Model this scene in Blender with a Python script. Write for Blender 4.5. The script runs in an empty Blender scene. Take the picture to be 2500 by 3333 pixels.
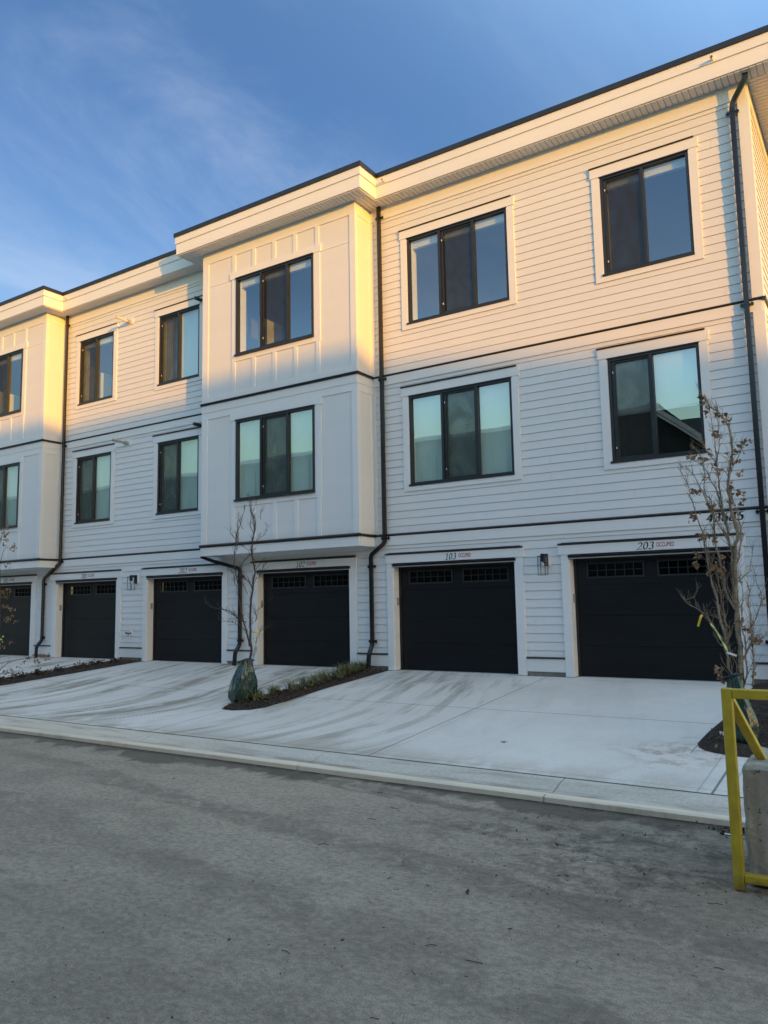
import bpy, bmesh, math, random
from mathutils import Vector, Matrix, noise
random.seed(7)
SC = bpy.context.scene
COL = SC.collection
R = math.radians

# ------------------------------------------------------------------ node helper
class E:
    """tiny arithmetic wrapper round shader sockets"""
    def __init__(s, t, k): s.t, s.k = t, k
    def _m(s, op, *a):
        n = s.t.nodes.new('ShaderNodeMath'); n.operation = op
        for i, v in enumerate((s,) + a):
            if isinstance(v, E): s.t.links.new(v.k, n.inputs[i])
            else: n.inputs[i].default_value = v
        return E(s.t, n.outputs[0])
    def __add__(s, o): return s._m('ADD', o)
    def __sub__(s, o): return s._m('SUBTRACT', o)
    def __mul__(s, o): return s._m('MULTIPLY', o)
    def __neg__(s): return s._m('MULTIPLY', -1.0)
    def abs(s): return s._m('ABSOLUTE')
    def mx(s, o): return s._m('MAXIMUM', o)
    def mn(s, o): return s._m('MINIMUM', o)
    def sin(s): return s._m('SINE')
    def lt(s, o): return s._m('LESS_THAN', o)
    def gt(s, o): return s._m('GREATER_THAN', o)
    def step(s, a, b, lo=0.0, hi=1.0):
        n = s.t.nodes.new('ShaderNodeMapRange'); n.interpolation_type = 'SMOOTHSTEP'
        s.t.links.new(s.k, n.inputs[0])
        for i, v in zip((1, 2, 3, 4), (a, b, lo, hi)):
            n.inputs[i].default_value = v
        return E(s.t, n.outputs[0])

def newmat(name):
    m = bpy.data.materials.new(name); m.use_nodes = True
    t = m.node_tree
    return m, t, t.nodes['Principled BSDF']

def pos(t):
    g = t.nodes.new('ShaderNodeNewGeometry')
    s = t.nodes.new('ShaderNodeSeparateXYZ'); t.links.new(g.outputs['Position'], s.inputs[0])
    return E(t, s.outputs[0]), E(t, s.outputs[1]), E(t, s.outputs[2])

def vec(t, x, y, z):
    c = t.nodes.new('ShaderNodeCombineXYZ')
    for i, v in enumerate((x, y, z)):
        if isinstance(v, E): t.links.new(v.k, c.inputs[i])
        else: c.inputs[i].default_value = v
    return c.outputs[0]

def nz(t, v, scale=1.0, detail=4.0, rough=0.55, dist=0.0):
    n = t.nodes.new('ShaderNodeTexNoise'); t.links.new(v, n.inputs['Vector'])
    n.inputs['Scale'].default_value = scale; n.inputs['Detail'].default_value = detail
    n.inputs['Roughness'].default_value = rough; n.inputs['Distortion'].default_value = dist
    return E(t, n.outputs['Fac'])

def mix(t, f, a, b):
    n = t.nodes.new('ShaderNodeMix'); n.data_type = 'RGBA'
    if isinstance(f, E): t.links.new(f.k, n.inputs[0])
    else: n.inputs[0].default_value = f
    for i, v in ((6, a), (7, b)):
        if isinstance(v, (tuple, list)): n.inputs[i].default_value = tuple(v) + (1.0,)
        else: t.links.new(v, n.inputs[i])
    return n.outputs[2]

def bump(t, b, h, strength, dist=0.01):
    n = t.nodes.new('ShaderNodeBump'); t.links.new(h.k, n.inputs['Height'])
    n.inputs['Strength'].default_value = strength; n.inputs['Distance'].default_value = dist
    t.links.new(n.outputs[0], b.inputs['Normal'])

def plain(name, col, rough=0.6, metal=0.0, var=0.06, scale=6.0, bmp=0.0, bscale=60, stretch=(1, 1, 1), spec=None):
    m, t, b = newmat(name)
    x, y, z = pos(t)
    n = nz(t, vec(t, x * stretch[0], y * stretch[1], z * stretch[2]), scale, 5)
    f = n.step(0.3, 0.7)
    lo = [c * (1 - var) for c in col]; hi = [min(1, c * (1 + var)) for c in col]
    t.links.new(mix(t, f, lo, hi), b.inputs['Base Color'])
    b.inputs['Roughness'].default_value = rough; b.inputs['Metallic'].default_value = metal
    if spec is not None: b.inputs['Specular IOR Level'].default_value = spec
    if bmp:
        n2 = nz(t, vec(t, x * stretch[0], y * stretch[1], z * stretch[2]), bscale, 3)
        bump(t, b, n2, bmp, 0.004)
    return m

M = {}
# painted fibre cement: soft streaks, faint board-to-board tone, a little grain
def paint_mat(name, col):
    m, t, b = newmat(name)
    x, y, z = pos(t)
    big = nz(t, vec(t, x * 0.5, y * 0.5, z * 0.35), 1.0, 4)
    streak = nz(t, vec(t, x * 9.0, y * 9.0, z * 0.5), 1.0, 3)
    k = z * (1 / 0.1524)
    fl = t.nodes.new('ShaderNodeMath'); fl.operation = 'FLOOR'; t.links.new(k.k, fl.inputs[0])
    wn = t.nodes.new('ShaderNodeTexWhiteNoise'); wn.noise_dimensions = '1D'; t.links.new(fl.outputs[0], wn.inputs['W'])
    f = (big.step(0.3, 0.7) * 0.5 + streak.step(0.35, 0.7) * 0.12 + E(t, wn.outputs['Value']) * 0.38)
    t.links.new(mix(t, f, [c * 0.95 for c in col], [c * 1.02 for c in col]), b.inputs['Base Color'])
    b.inputs['Roughness'].default_value = 0.55
    b.inputs['Specular IOR Level'].default_value = 0.3
    g = nz(t, vec(t, x * 6, y * 6, z * 60), 6.0, 4)
    bump(t, b, g, 0.06, 0.002)
    return m
M['paint'] = paint_mat('white_siding_paint', (0.70, 0.70, 0.69))
M['trim'] = paint_mat('white_trim_paint', (0.735, 0.735, 0.725))
M['soffit'] = paint_mat('white_soffit_vinyl', (0.70, 0.69, 0.67))
M['black'] = plain('black_metal_flashing', (0.013, 0.013, 0.015), 0.42, 0.0, 0.3, 3, 0.05)
M['blackgloss'] = plain('black_aluminium_pipe', (0.010, 0.010, 0.012), 0.25, 0.0, 0.3, 2, 0.04)
M['frame'] = plain('black_vinyl_frame', (0.013, 0.013, 0.014), 0.4, 0.0, 0.2, 4)
M['white'] = plain('white_plastic', (0.72, 0.72, 0.70), 0.4, 0, 0.04)
M['grey'] = plain('grey_plastic', (0.30, 0.30, 0.28), 0.5, 0, 0.1)
M['pvc'] = plain('cream_pvc_pipe', (0.62, 0.60, 0.54), 0.4, 0, 0.08)
M['ink'] = plain('black_number_paint', (0.01, 0.01, 0.012), 0.5, 0, 0.1)
M['redink'] = plain('red_lettering', (0.38, 0.02, 0.03), 0.5, 0, 0.1)
M['brass'] = plain('brown_brass', (0.22, 0.12, 0.05), 0.35, 0.8, 0.2)
M['concrete_base'] = plain('grey_foundation_concrete', (0.17, 0.165, 0.15), 0.9, 0, 0.25, 9, 0.5, 40)
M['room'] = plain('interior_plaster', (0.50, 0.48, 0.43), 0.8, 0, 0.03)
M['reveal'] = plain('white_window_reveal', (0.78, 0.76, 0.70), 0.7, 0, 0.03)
M['room_dark'] = plain('dim_interior_plaster', (0.10, 0.10, 0.10), 0.85, 0, 0.05)  # unlit rooms: their shade is put into the plaster colour
M['curtain'] = plain('pale_curtain_cloth', (0.50, 0.48, 0.38), 0.9, 0, 0.15, 3, 0.4, 5, (8, 8, 0.4))
M['yellow_tape'] = plain('yellow_ribbon', (0.75, 0.50, 0.04), 0.5, 0, 0.1)
M['green_tape'] = plain('lime_ribbon', (0.50, 0.60, 0.20), 0.5, 0, 0.1)
M['grille'] = plain('charcoal_grille', (0.018, 0.019, 0.021), 0.45, 0, 0.1)
M['bulb'] = plain('clear_bulb', (0.55, 0.52, 0.48), 0.15, 0, 0.1)

def blind_mat():
    m, t, b = newmat('white_roller_blind')
    x, y, z = pos(t)
    w = nz(t, vec(t, x * 1.2, y, z * 0.5), 1.5, 2)
    t.links.new(mix(t, w.step(0.3, 0.7), (0.60, 0.68, 0.64), (0.68, 0.74, 0.70)), b.inputs['Base Color'])
    b.inputs['Roughness'].default_value = 0.9
    return m
M['blind'] = blind_mat()

def door_mat():
    m, t, b = newmat('black_woodgrain_steel')
    x, y, z = pos(t)
    g = nz(t, vec(t, x * 2.0, y, z * 70), 1.0, 5, 0.6, 0.4)
    d = nz(t, vec(t, x * 0.7, y, z * 1.1), 1.0, 4)
    t.links.new(mix(t, (g * 0.6 + d * 0.4).step(0.35, 0.65), (0.004, 0.0045, 0.006), (0.009, 0.010, 0.012)), b.inputs['Base Color'])
    b.inputs['Roughness'].default_value = 0.45
    b.inputs['Specular IOR Level'].default_value = 0.28
    bump(t, b, g, 0.35, 0.004)
    return m
M['door'] = door_mat()

def glass_mat(name, tint, ior, rough=0.0):
    m = bpy.data.materials.new(name); m.use_nodes = True; t = m.node_tree
    t.nodes.clear()
    o = t.nodes.new('ShaderNodeOutputMaterial'); mx_ = t.nodes.new('ShaderNodeMixShader')
    tr = t.nodes.new('ShaderNodeBsdfTransparent'); gl = t.nodes.new('ShaderNodeBsdfGlossy')
    g_ = t.nodes.new('ShaderNodeNewGeometry'); dt = t.nodes.new('ShaderNodeVectorMath'); dt.operation = 'DOT_PRODUCT'
    t.links.new(g_.outputs['Normal'], dt.inputs[0]); t.links.new(g_.outputs['Incoming'], dt.inputs[1])
    cs = E(t, dt.outputs['Value']).abs(); f0 = ((ior - 1) / (ior + 1)) ** 2
    fr = (cs * -1.0 + 1.0)._m('POWER', 5.0) * (1 - f0) + f0   # Schlick, the same from both sides
    tr.inputs[0].default_value = tint + (1,)
    gl.inputs['Color'].default_value = (0.92, 0.97, 0.98, 1); gl.inputs['Roughness'].default_value = rough
    x, y, z = pos(t)
    n = nz(t, vec(t, x * 0.9, y * 0.9, z * 0.7), 1.0, 1)
    bp = t.nodes.new('ShaderNodeBump'); bp.inputs['Strength'].default_value = 0.25; bp.inputs['Distance'].default_value = 0.012
    t.links.new(n.k, bp.inputs['Height']); t.links.new(bp.outputs[0], gl.inputs['Normal'])
    t.links.new(fr.k, mx_.inputs[0]); t.links.new(tr.outputs[0], mx_.inputs[1]); t.links.new(gl.outputs[0], mx_.inputs[2])
    t.links.new(mx_.outputs[0], o.inputs[0])
    return m
M['glass'] = glass_mat('double_glazing', (0.84, 0.93, 0.90), 2.95)
M['glass_dark'] = glass_mat('garage_glass', (0.10, 0.10, 0.11), 1.45)
M['lampglass'] = glass_mat('lantern_glass', (0.95, 0.97, 0.98), 1.45)

def screen_mat():
    m = bpy.data.materials.new('insect_mesh'); m.use_nodes = True; t = m.node_tree
    t.nodes.clear()
    o = t.nodes.new('ShaderNodeOutputMaterial'); mx_ = t.nodes.new('ShaderNodeMixShader')
    tr = t.nodes.new('ShaderNodeBsdfTransparent'); df = t.nodes.new('ShaderNodeBsdfDiffuse')
    df.inputs[0].default_value = (0.035, 0.034, 0.032, 1)
    x, y, z = pos(t)
    n = nz(t, vec(t, x * 2.5, y, z * 1.6), 1.0, 4, 0.6, 1.5)
    t.links.new(n.step(0.3, 0.75, 0.60, 0.46).k, mx_.inputs[0])
    t.links.new(tr.outputs[0], mx_.inputs[1]); t.links.new(df.outputs[0], mx_.inputs[2])
    t.links.new(mx_.outputs[0], o.inputs[0])
    return m
M['screen'] = screen_mat()

# ------------------------------------------------------------------ mesh helper
class MB:
    def __init__(s): s.v = []; s.f = []
    def quad(s, *p):
        n = len(s.v); s.v += [tuple(q) for q in p]; s.f.append(tuple(range(n, n + len(p))))
    def box(s, x0, x1, y0, y1, z0, z1):
        if x0 > x1: x0, x1 = x1, x0
        if y0 > y1: y0, y1 = y1, y0
        if z0 > z1: z0, z1 = z1, z0
        n = len(s.v)
        s.v += [(x0, y0, z0), (x1, y0, z0), (x1, y1, z0), (x0, y1, z0), (x0, y0, z1), (x1, y0, z1), (x1, y1, z1), (x0, y1, z1)]
        for q in ((0, 3, 2, 1), (4, 5, 6, 7), (0, 1, 5, 4), (1, 2, 6, 5), (2, 3, 7, 6), (3, 0, 4, 7)):
            s.f.append(tuple(n + i for i in q))
        return s
    def prism(s, poly, z0, z1):
        n = len(s.v); k = len(poly)
        s.v += [(x, y, z0) for x, y in poly] + [(x, y, z1) for x, y in poly]
        s.f.append(tuple(n + i for i in reversed(range(k)))); s.f.append(tuple(n + k + i for i in range(k)))
        for i in range(k):
            j = (i + 1) % k; s.f.append((n + i, n + j, n + k + j, n + k + i))
        return s
    def xprism(s, prof, x0, x1):
        n = len(s.v); k = len(prof)
        s.v += [(x0, y, z) for y, z in prof] + [(x1, y, z) for y, z in prof]
        s.f.append(tuple(n + i for i in range(k))); s.f.append(tuple(n + k + i for i in reversed(range(k))))
        for i in range(k):
            j = (i + 1) % k; s.f.append((n + j, n + i, n + k + i, n + k + j))
        return s
    def tube(s, pts, rad, sides=6, cap=True, rect=None):
        P = [Vector(p) for p in pts]; n0 = len(s.v); N = len(P)
        ref = Vector((0, 1, 0)) if rect else Vector((0.3, 0.9, 0.1))
        for i, p in enumerate(P):
            d = (P[min(i + 1, N - 1)] - P[max(i - 1, 0)])
            if d.length < 1e-9: d = Vector((0, 0, 1))
            d.normalize()
            a = d.cross(ref)
            if a.length < 1e-4: a = d.cross(Vector((1, 0, 0)))
            a.normalize(); b = d.cross(a).normalized()
            r = rad[i] if isinstance(rad, (list, tuple)) and not rect else rad
            if rect:
                w, h = rect[0] / 2, rect[1] / 2
                # keep section width when mitred
                for u, v in ((-w, -h), (w, -h), (w, h), (-w, h)):
                    s.v.append(tuple(p + a * u + b * v))
            else:
                for k in range(sides):
                    t = 2 * math.pi * k / sides
                    s.v.append(tuple(p + (a * math.cos(t) + b * math.sin(t)) * r))
        sd = 4 if rect else sides
        for i in range(N - 1):
            for k in range(sd):
                j = (k + 1) % sd
                s.f.append((n0 + i * sd + k, n0 + i * sd + j, n0 + (i + 1) * sd + j, n0 + (i + 1) * sd + k))
        if cap:
            s.f.append(tuple(n0 + k for k in reversed(range(sd)))); s.f.append(tuple(n0 + (N - 1) * sd + k for k in range(sd)))
        return s
    def build(s, name, mat, parent=None, smooth=False, bevel=0.0):
        me = bpy.data.meshes.new(name); me.from_pydata(s.v, [], s.f); me.validate(); me.update()
        me.materials.append(mat)
        if smooth:
            for p in me.polygons: p.use_smooth = True
        o = bpy.data.objects.new(name, me); COL.objects.link(o)
        if parent: o.parent = parent
        if bevel:
            b = o.modifiers.new('bevel', 'BEVEL'); b.width = bevel; b.segments = 2; b.limit_method = 'ANGLE'
        return o

def tag(o, label=None, cat=None, group=None, kind=None):
    if label: o['label'] = label
    if cat: o['category'] = cat
    if group: o['group'] = group
    if kind: o['kind'] = kind
    return o

def empty(name, loc=(0, 0, 0)):
    o = bpy.data.objects.new(name, None); COL.objects.link(o); o.location = loc
    return o

def text_mesh(txt, name, x0, x1, zc, h, y, mat, parent, shear=0.0, bold=0.0):
    cu = bpy.data.curves.new(name, 'FONT'); cu.body = txt; cu.size = 1.0; cu.shear = shear
    cu.offset = bold; cu.extrude = 0.0
    tmp = bpy.data.objects.new('tmp_text', cu); COL.objects.link(tmp)
    bpy.context.view_layer.update()
    me = bpy.data.meshes.new_from_object(tmp.evaluated_get(bpy.context.evaluated_depsgraph_get()))
    bpy.data.objects.remove(tmp); me.name = name
    xs = [v.co.x for v in me.vertices]; ys = [v.co.y for v in me.vertices]
    a, b, c, d = min(xs), max(xs), min(ys), max(ys)
    for v in me.vertices:
        u = (v.co.x - a) / (b - a); w = (v.co.y - c) / (d - c) - 0.5
        v.co = (x0 + u * (x1 - x0), y, zc + w * h)
    me.materials.clear(); me.materials.append(mat)
    o = bpy.data.objects.new(name, me); COL.objects.link(o)
    if parent: o.parent = parent
    return o

# digits drawn with a broad slanted nib (an italic serif hand)
def arc(cx, cy, rx, ry, a0, a1, n=14):
    return [(cx + rx * math.cos(R(a0 + (a1 - a0) * i / n)), cy + ry * math.sin(R(a0 + (a1 - a0) * i / n))) for i in range(n + 1)]
DIG = {
    '0': [arc(.3, .5, .24, .47, 90, 450, 28)],
    '1': [[(.12, .82), (.32, .97), (.32, .03)], [(.14, .02), (.5, .02)]],
    '2': [arc(.3, .72, .22, .25, 165, -40, 14) + [(.3, .34), (.06, .06)], [(.04, .06), (.3, .07), (.56, .06)], [(.56, .06), (.58, .16)]],
    '3': [arc(.28, .75, .2, .22, 150, -80, 14), arc(.27, .29, .25, .27, 85, -150, 16)],
    '4': [[(.4, .97), (.05, .32), (.56, .32)], [(.42, .97), (.42, .02)]],
    '5': [[(.2, .95), (.54, .97)], [(.2, .95), (.15, .56)] + arc(.27, .31, .26, .29, 100, -150, 16)],
    '6': [[(.5, .97), (.3, .85), (.14, .6)] + arc(.3, .3, .22, .28, 165, 520, 24)],
    '8': [arc(.3, .75, .17, .21, 90, 450, 20), arc(.3, .27, .23, .27, 90, 450, 22)],
}
def digits(txt, name, x0, x1, z0, z1, y, parent, slant=0.22, pen=0.085, gap=0.14, label=None):
    mb = MB(); h = z1 - z0; n = len(txt)
    cell = 0.6 + gap; W = (n * cell - gap + slant) ; sx = (x1 - x0) / W
    def map_(px, pz, k): return (x0 + (k * cell + px + slant * pz) * sx, y, z0 + pz * h)
    for k, ch in enumerate(txt):
        for st in DIG[ch]:
            for (ax, az), (bx, bz) in zip(st[:-1], st[1:]):
                nx, nz_ = pen * 0.9, pen * 0.42
                P = [(ax - nx, az - nz_), (ax + nx, az + nz_), (bx + nx, bz + nz_), (bx - nx, bz - nz_)]
                mb.quad(*[map_(p[0], p[1], k) for p in P])
                e = 0.022
                P = [(ax - nx, az - e), (ax + nx, az - e), (ax + nx, az + e), (ax - nx, az + e)]
                mb.quad(*[(map_(p[0], p[1], k)[0], y - 0.0006, map_(p[0], p[1], k)[2]) for p in P])
    o = mb.build(name, M['ink'], parent)
    if label: o['label'] = label
    return o
F_ = 1.30
SKYLOW = tuple(F_ * c for c in (.64, .65, .72)); SKYHIGH = tuple(F_ * c for c in (.36, .47, .66)); SKYSUN = tuple(F_ * c for c in (2.1, 2.32, 2.62)); SKYSUNLOW = tuple(F_ * c for c in (1.65, 1.72, .85)); SKYSUNTOP = tuple(F_ * c for c in (3.8, 3.7, 3.4))
CLOUD = (2.7, 3.0, 3.5); SKYK = 0.15; EXPO = 1.0
SUNE = 2.75; SUNC = (1.0, .42, .0)
CA = (1.3, .1, -.1, .6, 60.1)
SKYNEAR = tuple(F_ * c for c in (1.22, 1.15, 1.05))
# ------------------------------------------------------------------ the townhouse block
D, BY, FM, FB = 13.30, 12.69, 12.93, 12.33
REV = 0.1524
T = D - 0.036           # face of the trim boards on the main wall
house = empty('townhouse_block', (-12.0, D, 0))
tag(house, 'three-storey white clapboard townhouse block with black garage doors', 'townhouses')
class P_:               # everything is built in world space, then moved under the empty
    pass
def islands(mb, tol=.003):
    n = len(mb.v); par = list(range(n))
    def find(a):
        while par[a] != a: par[a] = par[par[a]]; a = par[a]
        return a
    for f in mb.f:
        for i in f[1:]: par[find(i)] = find(f[0])
    g = {}
    for i in range(n): g.setdefault(find(i), []).append(i)
    L_ = [[ids, [min(mb.v[i][k] for i in ids) - tol for k in range(3)], [max(mb.v[i][k] for i in ids) + tol for k in range(3)]] for ids in g.values()]
    ch = True
    while ch:
        ch = False; out = []
        for it in L_:
            for o in out:
                if all(it[1][k] <= o[2][k] and o[1][k] <= it[2][k] for k in range(3)):
                    o[0] += it[0]; o[1] = [min(a, b) for a, b in zip(o[1], it[1])]; o[2] = [max(a, b) for a, b in zip(o[2], it[2])]; ch = True; break
            else: out.append(it)
        L_ = out
    res = []
    for ids, _, _ in L_:
        S_ = {i: k for k, i in enumerate(sorted(ids))}; m = MB(); m.v = [mb.v[i] for i in sorted(ids)]
        m.f = [tuple(S_[i] for i in f) for f in mb.f if f[0] in S_]; res.append(m)
    return res
KEEP = {'wall', 'soffit', 'underside_panel', 'room', 'bay', 'fascia', 'roof_edge_cap', 'garage_interior', 'curtain', 'garage_door', 'lantern_glass', 'reveal', 'lantern_cage', 'tap'}
def hb(mb, name, mat, parent=None, label=None, **k):
    if name not in KEEP and len(mb.f) < 3000:
        L_ = islands(mb)
        if len(L_) > 1:
            r = None
            for m in L_:
                r = hb1(m, name, mat, parent, label, **k) if r is None else (hb1(m, name, mat, parent, label, **k), r)[1]
            return r
    return hb1(mb, name, mat, parent, label, **k)
def hb1(mb, name, mat, parent=None, label=None, **k):
    o = mb.build(name, mat, None, **k)
    o.parent = parent or house
    o.matrix_parent_inverse = (Matrix.Translation((-house.location[0], -house.location[1], 0)) if not parent else Matrix.Identity(4))
    if label: o['label'] = label
    return o
def hfix(o, parent=None):
    o.parent = parent or house
    o.matrix_parent_inverse = (Matrix.Translation((-house.location[0], -house.location[1], 0)) if not parent else Matrix.Identity(4))
    return o

rs = random.Random(3)
def intervals(a, b, cuts):
    out = [(a, b)]
    for c0, c1 in cuts:
        nx = []
        for p, q in out:
            if c1 <= p or c0 >= q: nx.append((p, q)); continue
            if c0 > p: nx.append((p, c0))
            if c1 < q: nx.append((c1, q))
        out = nx
    return [(p, q) for p, q in out if q - p > 0.004]

def siding(mb, u0, u1, z0, z1, holes, mp, joints=True):
    """lapped boards as wedges; mp(u, depth, z) -> world"""
    k = math.floor((z0 - 0.0) / REV)
    while k * REV < z1:
        zb, zt = k * REV, (k + 1) * REV; k += 1
        a, b = max(zb, z0), min(zt - .0050, z1)
        if b - a < 0.003: continue
        zs = sorted({a, b} | {h for H in holes for h in H[2:4] if a < h < b})
        cut_x = []
        if joints:
            x = u0 + rs.uniform(0.4, 3.6)
            while x < u1 - 0.3:
                cut_x.append(x); x += 3.66
        for s0, s1 in zip(zs[:-1], zs[1:]):
            mid = (s0 + s1) / 2
            cuts = [(H[0], H[1]) for H in holes if H[2] < mid < H[3]]
            cuts += [(x - 0.0012, x + 0.0012) for x in cut_x]
            for p, q in intervals(u0, u1, cuts):
                d0 = 0.018 - 0.012 * (s0 - zb) / REV; d1 = 0.018 - 0.012 * (s1 - zb) / REV
                mb.quad(mp(p, d0, s0), mp(q, d0, s0), mp(q, d1, s1), mp(p, d1, s1))
                mb.quad(mp(p, d0, s0), mp(q, d0, s0), mp(q, -.012, s0), mp(p, -.012, s0)); mb.quad(mp(p, d1, s1), mp(q, d1, s1), mp(q, -.012, s1), mp(p, -.012, s1))
                mb.quad(mp(p, d0, s0), mp(p, d1, s1), mp(p, 0, s1), mp(p, 0, s0))
                mb.quad(mp(q, d0, s0), mp(q, d1, s1), mp(q, 0, s1), mp(q, 0, s0))

def sheet(mb, u0, u1, z0, z1, holes, mp, d=0.0):
    zs = sorted({z0, z1} | {h for H in holes for h in H[2:4] if z0 < h < z1})
    for s0, s1 in zip(zs[:-1], zs[1:]):
        mid = (s0 + s1) / 2
        for p, q in intervals(u0, u1, [(H[0], H[1]) for H in holes if H[2] < mid < H[3]]):
            mb.quad(mp(p, d, s0), mp(q, d, s0), mp(q, d, s1), mp(p, d, s1))

front = lambda u, d, z: (u, D - d, z)
side = lambda u, d, z: (-1.37 + d, u, z)

# windows: x0, x1, z0, z1, pane list, which pane has the screen, blind state, wall plane
WZU = (7.075, 8.93); WZM = (3.70, 5.555)
WINS = [
    dict(n='A', x=(-3.855, -2.325), z=WZU, p=2, s=0, bl='valance', y=D),
    dict(n='B', x=(-7.945, -5.68), z=WZU, p=3, s=1, bl='valance', y=D),
    dict(n='C', x=(-7.98, -5.71), z=WZM, p=3, s=1, bl='full', y=D),
    dict(n='D', x=(-3.885, -2.36), z=WZM, p=2, s=0, bl='half', y=D),
    dict(n='F', x=(-18.88, -17.393), z=WZU, p=2, s=0, bl='valance', y=D),
    dict(n='G', x=(-15.555, -14.058), z=WZU, p=2, s=0, bl='full', y=D),
    dict(n='H', x=(-18.89, -17.393), z=WZM, p=2, s=0, bl='full', y=D),
    dict(n='I', x=(-15.54, -14.045), z=WZM, p=2, s=0, bl='full', y=D),
    dict(n='E', x=(-12.235, -9.96), z=WZU, p=3, s=1, bl='valance', y=BY),
    dict(n='L', x=(-12.23, -9.96), z=WZM, p=3, s=1, bl='full', y=BY),
    dict(n='J', x=(-23.02, -20.735), z=WZU, p=3, s=1, bl='valance', y=BY),
    dict(n='K', x=(-23.02, -20.71), z=WZM, p=3, s=1, bl='full', y=BY),
]
LAB = dict(A='upper window nearest the right corner', B='upper three-pane window right of the middle bay', C='three-pane window with blinds right of the middle bay',
    D='window with half-drawn blind nearest the right corner', F='upper window left of the horizontal vent pipe', G='upper window partly in shade left of the middle bay',
    H='middle-floor window right of the left downpipe', I='middle-floor window just left of the middle bay', E='upper three-pane window of the middle bay', L='middle-floor three-pane window of the middle bay',
    J='upper window of the left bay', K='middle-floor window of the left bay')
GAR = [  # opening x0, x1, trim x0, x1
    ('103', -8.44, -5.785, -8.587, -5.615, (-8.603, -5.592), (-7.223, -6.967), (-6.945, -6.645)),
    ('203', -4.75, -2.025, -4.892, -1.897, (-4.93, -1.865), (-3.548, -3.249), (-3.24, -2.922)),
    ('102', -12.12, -9.53, -12.235, -9.352, (-12.30, -9.335), (-10.957, -10.70), (-10.675, -10.375)),
    ('202', -15.86, -13.22, -16.01, -13.055, (-16.05, -13.04), (-14.676, -14.38), (-14.355, -14.04)),
    ('201', -19.655, -17.06, -19.83, -16.88, (-19.93, -16.855), (-18.53, -18.255), (-18.235, -17.945)),
    ('101', -23.50, -20.84, -23.65, -20.625, (-23.67, -20.60), (-22.255, -21.99), (-21.97, -21.665)),
]
XE = -26.0
# ---- main wall
holes = [(w['x'][0], w['x'][1], w['z'][0], w['z'][1]) for w in WINS if w['y'] == D]
gh = [(g[1], g[2], -1, 2.145) for g in GAR]
bays = [(-13.34, -8.85), (-24.13, -19.64)]
bh = [(b0 + 0.05, b1 - 0.05, 2.60, 9.9) for b0, b1 in bays]
mb = MB()
siding(mb, XE, -1.37, 6.10, 9.52, holes + bh, front)
siding(mb, XE, -1.37, 2.745, 5.88, holes + bh, front)
siding(mb, XE, -1.37, 0.34, 2.515, gh, front)
sheet(mb, XE, -1.37, 0.0, 9.81, holes + gh + bh, front, -0.012)
siding(mb, 13.40, 24, 6.10, 9.52, [], side, False); siding(mb, 13.40, 24, 2.745, 5.88, [], side, False); siding(mb, 13.40, 24, 0.34, 2.515, [], side, False)
sheet(mb, 13.3, 24, 0, 9.81, [], side, -0.012)
mb.box(XE, -1.38, 24, 24.1, 0, 9.8)
wall = hb(mb, 'wall', M['paint'])

# ---- flat boards of the main wall
mb = MB()
def board(x0, x1, z0, z1, y=T, t=0.035): mb.box(x0, x1, y, y + t, z0, z1)
segs = [(XE, bays[1][0]), (bays[1][1], bays[0][0]), (bays[0][1], -1.37)]
for a, b in segs:
    board(a, b, 9.52, 9.83)                      # frieze
hb(mb, 'frieze_board', M['trim'], bevel=0.002); mb = MB()
for a, b in segs: board(a, b, 5.87, 6.05)
for a, b in segs: board(a, b, 2.515, 2.70, T)
for a, b in bays: board(a, b, 2.515, 2.70, T + 0.003)
hb(mb, 'band_board', M['trim'], bevel=0.002); mb = MB()
# corner boards
for z0, z1 in ((0.10, 2.515), (2.745, 5.87), (6.10, 9.52)):
    mb.box(-1.515, -1.345, T - 0.004, T + 0.03, z0, z1)
    mb.box(-1.37, -1.342, T + 0.03, 13.42, z0, z1)
for z0, z1 in ((5.87, 6.05), (2.515, 2.70), (9.52, 9.83)): mb.box(-1.37, -1.345, T + 0.035, 24, z0, z1)
hb(mb, 'corner_board', M['trim'], bevel=0.002); mb = MB()
# inner corners against the bays
for b0, b1 in bays:
    for z0, z1 in ((2.745, 5.87), (6.10, 9.52)):
        board(b1, b1 + 0.07, z0, z1, D - 0.022, 0.02)
hb(mb, 'corner_board', M['trim'], bevel=0.002); mb = MB()
# skirt boards between the garage doors
edges = sorted([(g[3], g[4]) for g in GAR])
gaps = [(edges[i][1], edges[i + 1][0]) for i in range(len(edges) - 1)] + [(edges[-1][1], -1.34)]
for a, b in gaps: board(a + .002, b - .002, 0.085, 0.31, T + 0.004)
hb(mb, 'skirt_board', M['trim'], bevel=0.002)
# black belts and caps
mb = MB()
def zprof(y, z, d=0.05, h=0.07):   # folded drip flashing
    return [(y, z), (y - d * .45, z), (y - d * .5, z + h * .35), (y - d * .8, z + h * .4), (y - d, z + h * .5), (y - d, z + h * .62), (y, z + h)]
def belt(x0, x1, y, z, d=0.05, h=0.07): mb.xprism(zprof(y, z, d, h), x0, x1)
for a, b in segs:
    belt(a, b, D, 6.035, 0.065, 0.075)
for a, b in segs: belt(a, b, D, 2.69, 0.065, 0.072)
mb.box(-1.37, -1.315, 13.24, 24, 6.04, 6.09); mb.box(-1.37, -1.315, 13.24, 24, 2.695, 2.74)
for b0, b1 in bays:
    for z in (6.035, 2.69):
        belt(b0 - .01, b1 + .03, BY, z, 0.065, 0.072)
        mb.box(b1, b1 + 0.045, BY, D - .07, z + 0.004, z + 0.055); mb.box(b0 - 0.045, b0, BY, D - .07, z + 0.004, z + 0.055)
hb(mb, 'belt_flashing', M['black'])
mb = MB()
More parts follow.
